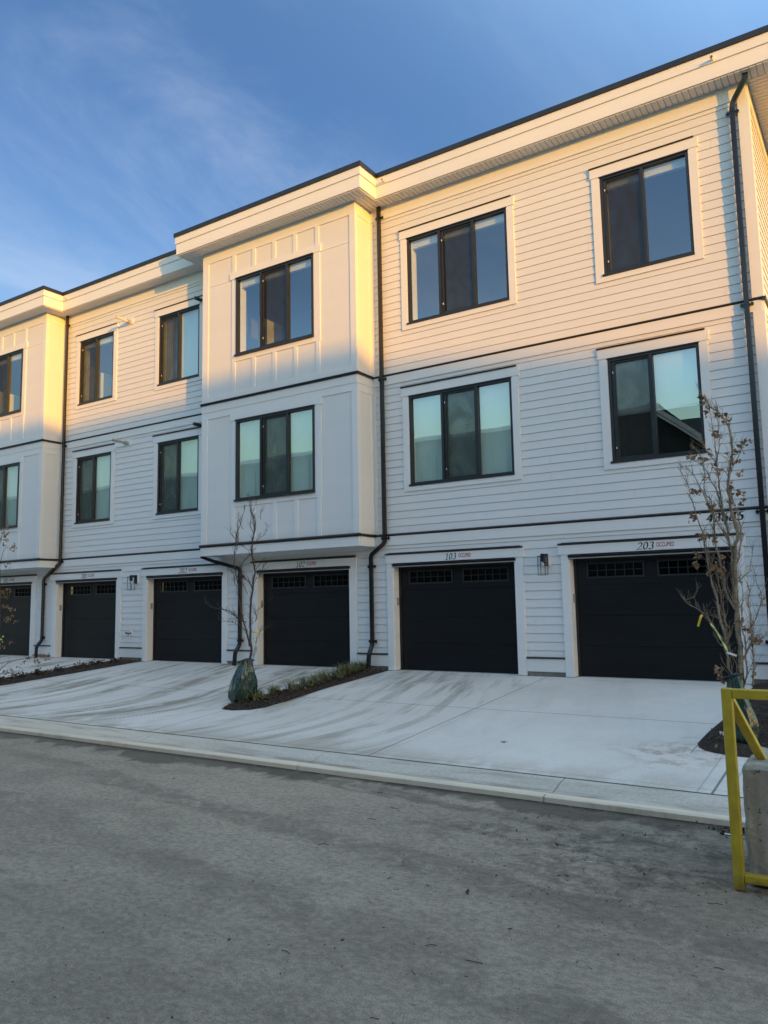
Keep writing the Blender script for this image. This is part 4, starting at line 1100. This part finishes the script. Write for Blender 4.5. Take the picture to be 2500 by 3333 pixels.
LV2 = [(-1.636, 3.501), (-1.542, 3.438), (-1.462, 3.41), (-1.418, 3.355), (-1.528, 3.192), (-1.585, 3.24), (-1.638, 2.995), (-1.829, 2.969), (-1.739, 2.934), (-1.404, 2.951), (-1.298, 3.018), (-1.23, 3.065), (-1.357, 2.993), (-1.335, 2.887), (-1.387, 2.869), (-1.604, 2.822), (-1.554, 2.784), (-1.693, 2.718), (-1.318, 2.719), (-1.439, 2.628), (-1.374, 2.527), (-1.318, 2.506), (-1.398, 2.49), (-1.323, 2.42), (-1.399, 2.364), (-1.444, 2.446), (-1.661, 2.386), (-1.848, 2.28), (-1.846, 2.571), (-1.796, 2.567), (-1.64, 3.617), (-1.639, 3.692), (-1.814, 3.091), (-1.678, 2.39), (-1.841, 2.281), (-1.79, 2.034), (-1.748, 2.038), (-1.645, 1.974), (-1.84, 1.813), (-1.865, 1.706), (-1.72, 1.637), (-1.655, 1.717), (-1.6, 1.664), (-1.576, 1.77), (-1.204, 1.309), (-1.609, 1.615), (-1.704, 0.561), (-1.699, 0.515), (-1.687, 0.477), (-1.671, 0.447), (-1.362, 0.992), (-1.32, 0.887), (-1.42, 1.068), (-1.337, 0.534), (-1.245, 0.865)]
LV3 = [(-15.311, 0.279), (-15.196, 0.333), (-15.051, 0.37), (-14.931, 0.322), (-14.842, 0.274), (-14.763, 0.411), (-14.648, 0.396), (-14.564, 0.415), (-14.532, 0.349), (-14.898, 0.239), (-15.513, 0.153), (-15.783, 0.093), (-15.964, 0.035), (-16.057, 0.015), (-16.317, 2.903), (-16.262, 3.047), (-16.141, 3.149), (-16.07, 3.034), (-16.225, 2.971), (-16.153, 2.857), (-16.274, 2.754), (-15.924, 2.735), (-15.828, 2.693), (-15.854, 2.623), (-16.025, 2.36), (-16.147, 2.293), (-16.01, 1.178), (-16.035, 1.09), (-15.96, 1.143), (-16.154, 1.447), (-16.026, 1.428), (-15.898, 1.373), (-16.134, 1.626), (-15.988, 1.802), (-16.172, 1.716), (-15.827, 1.248), (-15.664, 1.107), (-15.851, 0.667), (-16.156, 0.557)]

def bark(name, a, b_):
    m, t, b = newmat(name)
    x, y, z = pos(t)
    n = nz(t, vec(t, x * 30, y * 30, z * 6), 1.0, 5); ring = nz(t, vec(t, x * 5, y * 5, z * 60), 1.0, 3)
    t.links.new(mix(t, (n * .6 + ring * .4).step(.35, .65), a, b_), b.inputs['Base Color']); b.inputs['Roughness'].default_value = .7
    bump(t, b, n + ring * .5, .6, .004)
    return m
M['bark1'] = bark('reddish_bark', (.035, .020, .016), (.09, .055, .042))
M['bark2'] = bark('greyish_tan_bark', (.13, .098, .066), (.34, .26, .175))
def sapling(name, stems, y0, r0, mat, label, seed, twig=9, twl=.22, leaves=(), lsz=.06, leafmat='deadleaf', thin=1.0, randleaf=0, bulge=.22):
    rr = random.Random(seed); tr = MB(); br = MB(); lf = MB()
    tips = []
    keys = list(stems)
    zt = max(p[1] for p in stems[keys[0]]); zb0 = stems[keys[0]][0][1]
    main = stems[keys[0]]
    def depth_main(z): return y0
    for ki, k in enumerate(keys):
        pts = stems[k]; amp = 0 if ki == 0 else rr.uniform(-1, 1) * bulge
        L = sum(math.dist(a, b) for a, b in zip(pts[:-1], pts[1:])); s = 0; P = []
        for i, p in enumerate(pts):
            if i: s += math.dist(pts[i - 1], p)
            f = s / max(L, .01)
            P.append(Vector((p[0], y0 + amp * min(1, f * 1.3) + rr.gauss(0, .006), p[1])))
        # smooth resample
        Q = [P[0]]
        for i in range(len(P) - 1):
            a = P[max(i - 1, 0)]; b = P[i]; c = P[i + 1]; d = P[min(i + 2, len(P) - 1)]
            for tt in (.33, .66, 1.0):
                Q.append(.5 * ((2 * b) + (c - a) * tt + (2 * a - 5 * b + 4 * c - d) * tt ** 2 + (3 * b - a - 3 * c + d) * tt ** 3) + Vector((rr.gauss(0, .0025), rr.gauss(0, .0025), 0)))
        rb = r0 if ki == 0 else (r0 * (.50 if L > 1.8 else .30 if L > .9 else .16))
        rad = [max(.0017, rb * (1 - i / (len(Q) - 1)) ** (.8) * thin + .0016) for i in range(len(Q))]
        (tr if ki == 0 else br).tube(Q, rad, 8 if ki == 0 else 6)
        n = int(twig * L)
        for _ in range(n):
            i = rr.randrange(len(Q) // 4 if ki == 0 else 2, len(Q)) if len(Q) > 4 else 1
            i = min(i, len(Q) - 1)
            a = Q[i]; dirn = (Q[i] - Q[i - 1]).normalized(); sd = Vector((rr.gauss(0, 1), rr.gauss(0, .8), rr.gauss(0, .3))); sd = (sd - dirn * sd.dot(dirn)).normalized()
            ln = twl * rr.uniform(.25, 1.2) * (1.25 - .6 * i / len(Q)); d = (dirn * .9 + sd * .6 + Vector((0, 0, .35))).normalized()
            T_ = [a]; rt = min(rad[i] * .55, .0042)
            for q in range(4):
                d = (d + Vector((rr.gauss(0, .16), rr.gauss(0, .16), rr.gauss(0, .10) + .16))).normalized(); T_.append(T_[-1] + d * ln / 4)
            br.tube(T_, [max(.0013, (rt + .0004) * (1 - q / 4.6)) for q in range(5)], 4)
            if rr.random() < .6:
                j = rr.randrange(1, 4); d2 = (d + Vector((rr.gauss(0, .7), rr.gauss(0, .5), rr.gauss(0, .4)))).normalized()
                br.tube([T_[j], T_[j] + d2 * ln * .22, T_[j] + d2 * ln * .4 + Vector((0, 0, ln * .08))], [.0018, .0015, .0012], 4)
            tips.append(T_[-1])
        tips.append(Q[-1])
    for (x, z) in leaves:
        for _ in range(rr.choice((6, 8, 10))): leafquad(lf, (x + rr.gauss(0, lsz * .35), y0 - .05 + rr.gauss(0, .03), z + rr.gauss(0, lsz * .4)), lsz, rr, .9)
    for _ in range(randleaf): 
        p = rr.choice(tips); leafquad(lf, p, lsz * .7, rr, .9)
    base = stems[keys[0]][0]
    o = empty(name, (0, 0, 0)); tag(o, label, 'sapling')
    tr.build('trunk', mat, o, smooth=True); br.build('branches', mat, o, smooth=True)
    if lf.v: lf.build('dead_leaves', M[leafmat], o)
    return o
T2['trunk'].insert(0, (-1.49, -.2)); T1['trunk'].insert(0, (-9.085, -.2))
tree2 = sapling('sapling', T2, 9.45, .030, M['bark2'], 'multi-stemmed sapling with curled dead leaves before garage 203', 21, 34, .20, LV2, .05, bulge=.16)
tree1 = sapling('sapling', T1, 9.75, .021, M['bark1'], 'slender bare reddish sapling between garages 202 and 102', 22, 42, .14, (), bulge=.25)
tree3 = sapling('sapling', T3, 9.7, .026, M['bark1'], 'sapling at the left edge with drooping reddish leaves', 23, 6, .22, LV3, .045, bulge=.1, randleaf=6)
mb = MB(); rr = random.Random(4)
for (x, z) in [(-16.02, .78), (-15.99, .70), (-16.04, .62), (-16.0, .74)]: leafquad(mb, (x, 9.55, z), .07, rr, .4)
mb.build('yellow_green_leaf', plain('yellow_green_leaf', (.40, .48, .14), .6), tree3)
def ribbon(pts, w, mat, name, parent, tw=.4):
    mb = MB(); P = [Vector(p) for p in pts]
    for i in range(len(P) - 1):
        d = (P[i + 1] - P[i]).normalized()
        def off(j):
            a = tw * math.sin(j * 1.9); s_ = d.cross(Vector((0, 1, 0))).normalized(); return (s_ * math.cos(a) + Vector((0, 1, 0)) * math.sin(a)) * w
        mb.quad(P[i] - off(i), P[i] + off(i), P[i + 1] + off(i + 1), P[i + 1] - off(i + 1))
    n = len(mb.v)
    return mb.build(name, mat, parent)
ribbon([(-1.812, 9.3, 1.160), (-1.826, 9.29, 1.13), (-1.845, 9.3, 1.08), (-1.863, 9.31, 1.030)], .013, M['yellow_tape'], 'yellow_tag', tree2, .15)
ribbon([(-1.726, 9.3, 1.068), (-1.715, 9.29, 1.045), (-1.687, 9.3, 1.003), (-1.66, 9.28, .965), (-1.648, 9.3, .934), (-1.635, 9.29, .90), (-1.623, 9.3, .873), (-1.597, 9.3, .828), (-1.58, 9.28, .79), (-1.568, 9.3, .752)], .011, M['green_tape'], 'lime_ribbon', tree2, .9)
ribbon([(-1.58, 9.3, .752), (-1.55, 9.29, .738), (-1.515, 9.3, .725), (-1.482, 9.31, .712)], .012, M['white'], 'white_tag', tree2, .2)
ribbon([(-8.848, 9.6, .922), (-8.80, 9.59, .915), (-8.76, 9.6, .90), (-8.714, 9.61, .883)], .012, M['yellow_tape'], 'yellow_tag', tree1, .3)
ribbon([(-8.842, 9.6, .906), (-8.85, 9.59, .85), (-8.847, 9.6, .803), (-8.82, 9.6, .76), (-8.806, 9.6, .718), (-8.815, 9.6, .68), (-8.80, 9.6, .65)], .010, M['green_tape'], 'lime_ribbon', tree1, 1.0)

# ------------------------------------------------------------------ watering bags
def bag_mat():
    m, t, b = newmat('green_woven_tarp')
    x, y, z = pos(t)
    n = nz(t, vec(t, x, y, z), 5, 5); w1 = nz(t, vec(t, x, y, z), 260, 1)
    t.links.new(mix(t, n.step(.3, .7), (.008, .034, .024), (.013, .044, .031)), b.inputs['Base Color'])
    b.inputs['Roughness'].default_value = .27; b.inputs['Specular IOR Level'].default_value = .8
    v = t.nodes.new('ShaderNodeTexVoronoi'); v.feature = 'F1'; v.inputs['Scale'].default_value = 9
    nn = t.nodes.new('ShaderNodeTexNoise'); nn.inputs['Scale'].default_value = 6
    ad = t.nodes.new('ShaderNodeVectorMath'); ad.operation = 'ADD'; g = vec(t, x, y, z * .8)
    t.links.new(g, nn.inputs['Vector']); t.links.new(g, ad.inputs[0]); t.links.new(nn.outputs['Color'], ad.inputs[1]); t.links.new(ad.outputs[0], v.inputs['Vector'])
    rg = (nz(t, vec(t, x, y, z * .7), 11, 3, .5, .6) - .5).abs() * -2.0
    bump(t, b, rg + w1 * .03, .35, .02)
    return m
M['bag'] = bag_mat()
def bag(cx, cy, z0, rows, seed, label):
    """rows: (z, half width x, half depth y, x shift)"""
    rr = random.Random(seed); o = empty('watering_bag', (cx, cy, z0)); tag(o, label, 'watering bag')
    N = 72; V = []; mb = MB(); K = 40
    PL = [(rr.uniform(0, 6.28), rr.random(), rr.uniform(-.9, .9), rr.uniform(.93, 1.06)) for _ in range(26)]
    def lerp(z):
        for a, b in zip(rows[:-1], rows[1:]):
            if z <= b[0] + 1e-6:
                f = (z - a[0]) / (b[0] - a[0]); return [a[i] + (b[i] - a[i]) * f for i in range(4)]
        return rows[-1]
    for k in range(K + 1):
        z = rows[0][0] + (rows[-1][0] - rows[0][0]) * k / K; _, hx, hy, sx = lerp(z)
        for i in range(N):
            a = 2 * math.pi * i / N; f = k / K
            q = Vector((math.cos(a) * 1.5 + seed, math.sin(a) * 1.5 + f * .5, z * 1.6))
            r1 = abs(noise.noise(q)); r2 = abs(noise.noise(q * 2.2 + Vector((3, 1, 2)))); r3 = abs(noise.noise(q * 4.6 + Vector((7, 1, 2))))
            pl_ = min(c / max(.25, math.cos(a - ak) + tk * (f - fk)) for ak, fk, tk, c in PL if math.cos(a - ak) > .3)
            e = .96 * min(1.12, pl_) + .5 * (.22 * (r1 - .25) + .20 * (r2 - .2) + .15 * (r3 - .2))
            V.append((sx + math.cos(a) * hx * e, math.sin(a) * hy * e, z + (.035 * math.sin(a + 2) if k == K else (.03 * noise.noise(q * 2) if k else 0))))
    mb.v = V
    for k in range(K):
        for i in range(N):
            j = (i + 1) % N; mb.f.append((k * N + i, k * N + j, (k + 1) * N + j, (k + 1) * N + i))
    mb.f.append(tuple(reversed(range(N))))
    mb.f.append(tuple(K * N + i for i in range(N)))
    mb.build('bag_body', M['bag'], o, smooth=True)
    _, hx, hy, sx = rows[-1]
    st = MB(); st.tube([(sx + math.cos(t_) * (hx + .006), math.sin(t_) * (hy + .006), rows[-1][0] - .02 + .03 * math.sin(t_ + 2)) for t_ in [2 * math.pi * i / 20 for i in range(21)]], .008, 6)
    st.tube([(sx + hx, -.02, rows[-1][0] - .03), (sx + hx + .03, -.05, rows[-1][0] - .07), (sx + hx + .01, -.07, rows[-1][0] - .12)], .007, 5)
    st.build('strap', M['black'], o)
    return o
bag1 = bag(-9.13, 9.68, gz(9.68) + .03, [(0, .225, .21, -.03), (.04, .25, .24, -.03), (.20, .265, .245, -.03), (.36, .24, .22, -.01), (.50, .20, .185, .01), (.60, .155, .14, .03), (.68, .14, .12, .045)], 2,
    'crumpled green watering bag round the bare middle sapling')
bag2 = bag(-1.50, 9.42, gz(9.42) + .03, [(0, .16, .15, 0), (.05, .20, .18, 0), (.20, .185, .17, .0), (.38, .165, .15, -.015), (.55, .13, .12, -.03), (.68, .11, .10, -.04), (.74, .10, .09, -.05)], 9,
    'crumpled dark green watering bag behind the yellow frame')
mb = MB()
def pen(pts, ox, oz, s_):
    for (ax, az), (bx_, bz) in zip(pts[:-1], pts[1:]):
        nx, nz_ = .10, .04
        P = [(ax - nx, az - nz_), (ax + nx, az + nz_), (bx_ + nx, bz + nz_), (bx_ - nx, bz - nz_)]
        mb.quad(*[(ox + p[0] * s_, -.200, oz + p[1] * s_) for p in P])
pen([(0, .8), (.1, 1), (.2, .2), (.5, 1)], -.195, .10, .05); pen([(.75, .9), (.7, .1)], -.195, .10, .05); pen([(1.15, 1.3), (1.05, .2), (1.25, .1)], -.195, .10, .05); pen([(.95, .85), (1.35, .9)], -.195, .10, .05)
mb.build('lettering', M['white'], bag2)

# ------------------------------------------------------------------ yellow frame and concrete block
def yellow_mat():
    m, t, b = newmat('chipped_yellow_enamel')
    x, y, z = pos(t)
    n = nz(t, vec(t, x, y, z), 7, 6, .6); s_ = nz(t, vec(t, x * 8, y * 8, z * 1.5), 3, 5, .65); c = nz(t, vec(t, x, y, z), 45, 4, .7)
    a = mix(t, n.step(.35, .65), (.42, .30, .022), (.52, .38, .03))
    a = mix(t, s_.step(.5, .72) * .45, a, (.30, .21, .03))
    a = mix(t, (c.step(.66, .69)) * .9, a, (.10, .045, .018))
    ft = (z * -1.0 - .40) * 8.0 + (n - .5) * 2.5
    a = mix(t, ft.step(.1, .6) * .7, a, (.12, .075, .03))
    t.links.new(a, b.inputs['Base Color']); b.inputs['Roughness'].default_value = .42
    bump(t, b, n * .5 + c * .3, .25, .004)
    return m
M['yellow'] = yellow_mat()
gt = empty('barrier_frame', (-.95, 5.58, -.505)); tag(gt, 'yellow square-tube barrier frame standing before the concrete block', 'barrier')
W_ = .065
gx, gy = -.965, 5.555
def gbuild(mb, name): 
    mb.v = [(v[0] + .95, v[1] - 5.58, v[2] + .505) for v in mb.v]; return mb.build(name, M['yellow'], gt, bevel=.007)
mb = MB(); mb.box(gx - W_ / 2, gx + W_ / 2, gy, gy + W_, -.500, .762); gbuild(mb, 'post')
mb = MB(); mb.box(gx + W_ / 2 + .001, 1.10, gy + .001, gy + W_ - .001, .698, .760); gbuild(mb, 'top_rail')
mb = MB(); mb.box(gx + W_ / 2 + .001, 1.10, gy + .001, gy + W_ - .001, -.452, -.398); gbuild(mb, 'bottom_rail')
mb = MB(); mb.box(1.10, 1.10 + W_, gy, gy + W_, -.500, .762); gbuild(mb, 'post')
mb = MB()
a = Vector((gx - .005, gy + W_ + .03, .70)); b = Vector((-.62, gy + .95, -.48))
mb.tube([(a.x, a.y, a.z), (b.x, b.y, b.z)], 0, rect=(.058, .058)); gbuild(mb, 'brace')

def block_mat():
    m, t, b = newmat('weathered_concrete_block')
    x, y, z = pos(t)
    n = nz(t, vec(t, x, y, z), 3.5, 6, .65); f = nz(t, vec(t, x, y, z), 40, 6, .7); st = nz(t, vec(t, x * 5, y * 5, z * 1.0), 2.0, 5)
    a = mix(t, (n * .5 + st * .5).step(.38, .62), (.27, .235, .185), (.46, .41, .33))
    a = mix(t, f.step(.35, .7) * .3, a, (.30, .285, .25))
    pz = nz(t, vec(t, x, y, z), 26, 3).step(.66, .70)
    a = mix(t, pz * .7, a, (.04, .038, .034))
    t.links.new(a, b.inputs['Base Color']); b.inputs['Roughness'].default_value = .92
    bump(t, b, n * .4 + f * .7 - pz * .6, .8, .012)
    return m
M['block'] = block_mat()
bm = bmesh.new(); bmesh.ops.create_cube(bm, size=1)
for v in bm.verts: v.co = Vector((v.co.x * 1.5, v.co.y * .75, v.co.z * .76))
bmesh.ops.bevel(bm, geom=bm.edges[:], offset=.03, segments=1, affect='EDGES')
bmesh.ops.triangulate(bm, faces=bm.faces[:])
for _ in range(5): bmesh.ops.subdivide_edges(bm, edges=[e for e in bm.edges if e.calc_length() > .045], cuts=1); bmesh.ops.triangulate(bm, faces=[f for f in bm.faces if len(f.verts) > 3])
for v in bm.verts:
    p = v.co; e = sorted((abs(abs(p.x) - .75), abs(abs(p.y) - .375), abs(abs(p.z) - .38)))
    k = .003 + (.016 if e[1] < .05 else 0)
    v.co += Vector((noise.noise(p * 9), noise.noise(p * 9 + Vector((5, 0, 0))), noise.noise(p * 9 + Vector((0, 5, 0))))) * k + Vector((noise.noise(p * 40), noise.noise(p * 40 + Vector((5, 0, 0))), noise.noise(p * 40 + Vector((0, 5, 0))))) * k * .35
me = bpy.data.meshes.new('concrete_block'); bm.to_mesh(me); bm.free(); me.materials.append(M['block'])
ob = bpy.data.objects.new('concrete_block', me); COL.objects.link(ob); ob.location = (-.93 + .75, 5.66 + .375 + .02, -.505 + .38)
tag(ob, 'weathered grey concrete block behind the yellow barrier', 'concrete block')

# ------------------------------------------------------------------ houses behind the camera show in the glass; an added blocker shades the drive
M['opp'] = plain('grey_green_render', (.12, .135, .125), .85, 0, .15, .6)
M['opproof'] = plain('dark_shingle', (.035, .035, .035), .9, 0, .3, 3)
M['oppglass'] = plain('dark_window', (.02, .025, .03), .1)
def gable_house(name, x0, x1, y0, y1, zb, ze, zr, label, hip=0.0, win=True):
    o = empty(name, (0, 0, 0)); tag(o, label, 'building')
    mb = MB(); mb.box(x0, x1, y0, y1, zb, ze); mb.build('wall', M['opp'], o)
    mb = MB(); e = .4; ym = (y0 + y1) / 2
    V = [(x0 - e, y0 - e, ze), (x1 + e, y0 - e, ze), (x1 + e, y1 + e, ze), (x0 - e, y1 + e, ze), (x0 - e + hip, ym, zr), (x1 + e - hip, ym, zr)]
    mb.v = [*V]; mb.f = [(0, 1, 5, 4), (2, 3, 4, 5), (1, 2, 5), (3, 0, 4), (3, 2, 1, 0)]; mb.build('roof', M['opproof'], o)
    mb = MB(); mb.box(x0 - e, x1 + e, y1 + e, y1 + e + .03, ze - .2, ze + .02); mb.build('fascia', M['trim'], o)
    if win:
        mb = MB(); x = x0 + 1
        while x < x1 - 2.2:
            for z in (zb + 1, zb + 4.2, zb + 7.4):
                if z + 1.8 < ze: mb.box(x, x + 1.8, y1 + .002, y1 + .04, z, z + 1.6)
            x += 3.6
        mb.build('windows', M['oppglass'], o)
    return o
gable_house('opposite_house', -64, -9.2, -21.5, -12, -.64, 10.75, 12.0, 'grey-green row of houses across the street, seen only as a reflection in the window glass', 3)
o = empty('sunlit_eave_house'); tag(o, 'steep-roofed house across the street, seen as a sunlit eave reflected in the right middle-floor window', 'building')
mb = MB(); mb.prism([(-9.2, -12.0), (-4.6, -12.0), (-4.6, -18), (-9.2, -18)], -.6, 6.6)
mb.v += [(-9.2, -12, 6.6), (-4.6, -12, 6.6), (-9.2, -12, 10.6), (-9.2, -18, 6.6), (-4.6, -18, 6.6), (-9.2, -18, 10.6)]; n = len(mb.v) - 6
mb.f += [(n, n + 1, n + 2), (n + 3, n + 5, n + 4)]; mb.build('wall', M['opproof'], o)
mb = MB()
for off, th in ((0, .22), (.26, .10)):
    n = len(mb.v); dx, dz = 4.9, -4.25
    A = Vector((-9.3, 0, 10.95 - off * 1.25)); B = A + Vector((dx, 0, dz))
    for yy in (-11.6, -12.0 if off else -18):
        for P in (A, B): mb.v += [(P.x, yy, P.z), (P.x, yy, P.z - th * 1.3)]
    mb.f += [(n, n + 2, n + 3, n + 1), (n, n + 4, n + 6, n + 2), (n + 1, n + 3, n + 7, n + 5)]
mb.build('eave', M['pvc'], o)
# unseen blocker added far towards the sun, its top shaped to shade the lower storeys
o = empty('sun_blocker'); tag(o, 'unseen stand-in building added towards the sunset, its top edge shaped to shade the lower floors', 'building')
TT = 32.0
pts = [(-30, 10.0), (20, 13.2), (34, 14.30), (54, 14.36), (57.2, 13.95), (60.5, 13.45), (66.5, 12.35), (84, 9.0)]
mb = MB(); n = len(pts)
mb.v = [(x, 13.3 - TT, z) for x, z in pts] + [(x, 13.3 - TT, -.7) for x, z in pts] + [(x, 13.3 - TT - 2.0, z - .45) for x, z in pts] + [(x, 13.3 - TT - 2.0, -.7) for x, z in pts]
for i in range(n - 1):
    mb.f += [(i, i + 1, n + i + 1, n + i), (2 * n + i, 2 * n + i + 1, 3 * n + i + 1, 3 * n + i), (i, i + 1, 2 * n + i + 1, 2 * n + i)]
mb.build('wall', M['opp'], o)

# ------------------------------------------------------------------ light, sky, camera
sund = Vector((2.0, -1.0, .245)).normalized()
elev = math.asin(sund.z); azi = math.atan2(sund.x, sund.y)
L = bpy.data.lights.new('sun', 'SUN'); L.energy = SUNE; L.angle = R(.45); L.color = SUNC
lo = bpy.data.objects.new('sun', L); COL.objects.link(lo); lo.rotation_euler = sund.to_track_quat('Z', 'Y').to_euler()
Wd = bpy.data.worlds.new('World'); SC.world = Wd; Wd.use_nodes = True; t = Wd.node_tree
bg = t.nodes['Background']
sky = t.nodes.new('ShaderNodeTexSky'); sky.sky_type = 'NISHITA'; sky.sun_disc = False; sky.sun_elevation = elev; sky.sun_rotation = azi
sky.air_density = 1.0; sky.dust_density = 0.6; sky.ozone_density = 1.6; sky.altitude = 50
tc = t.nodes.new('ShaderNodeTexCoord')
sp = t.nodes.new('ShaderNodeSeparateXYZ'); t.links.new(tc.outputs['Generated'], sp.inputs[0])
dx, dy, dz = [E(t, sp.outputs[i]) for i in range(3)]
den = (dz + .12)
def dv(a, b_): 
    return a._m('DIVIDE', b_)
px, py = dv(dx, den), dv(dy, den)
c1 = nz(t, vec(t, px * CA[0] + py * CA[1], px * CA[2] + py * CA[3], CA[4]), 1.1, 7, .62, .7)
c2 = nz(t, vec(t, px * .35, py * .35, 4.0), 1.0, 3)
cl = c1.step(.40, .72) * c2.step(.20, .50) * dz.step(.02, .12) * (dx * .837 + dy * .547).step(.12, -.22, .22, 1.0)
mul = t.nodes.new('ShaderNodeMix'); mul.data_type = 'RGBA'; mul.blend_type = 'MULTIPLY'; mul.inputs[0].default_value = 1.0
# brighter and warmer round the setting sun, deeper blue on the far side
sd = dx * .87 + dy * -.44 + dz * .25
lowhigh = mix(t, dz.step(.12, .55), SKYLOW, SKYHIGH)
sunside = mix(t, dz.step(.33, .15), mix(t, dz.step(.55, .8), SKYSUN, SKYSUNTOP), SKYSUNLOW)
sunside = mix(t, (dz - .44).abs().step(.18, .03) * .6, sunside, SKYHIGH)
sunside = mix(t, sd.step(.35, .80), sunside, SKYNEAR)
tn = mix(t, sd.step(-.62, .10), lowhigh, sunside)
t.links.new(sky.outputs[0], mul.inputs[6]); t.links.new(tn, mul.inputs[7])
cc = mix(t, cl * .40, mul.outputs[2], CLOUD)
t.links.new(cc, bg.inputs[0]); bg.inputs[1].default_value = SKYK

cam = bpy.data.cameras.new('camera'); co = bpy.data.objects.new('camera', cam); COL.objects.link(co); SC.camera = co
cam.sensor_fit = 'VERTICAL'; cam.sensor_height = 36; cam.lens = 2520 / 3333 * 36; cam.clip_end = 3000; cam.clip_start = .05
r_ = Vector((0.83701926, 0.54685904, -0.01854585)); u_ = Vector((0.0787523, -0.08685831, 0.99310307)); f_ = Vector((-0.54147653, 0.83270693, 0.11576849))
Mx = Matrix((r_, u_, -f_)).transposed().to_4x4(); Mx.translation = Vector((0, 0, 1.366)); co.matrix_world = Mx
SC.view_settings.view_transform = 'Standard'; SC.view_settings.look = 'None'; SC.view_settings.exposure = EXPO; SC.view_settings.gamma = 1
SC.cycles.max_bounces = 8; SC.cycles.transparent_max_bounces = 16
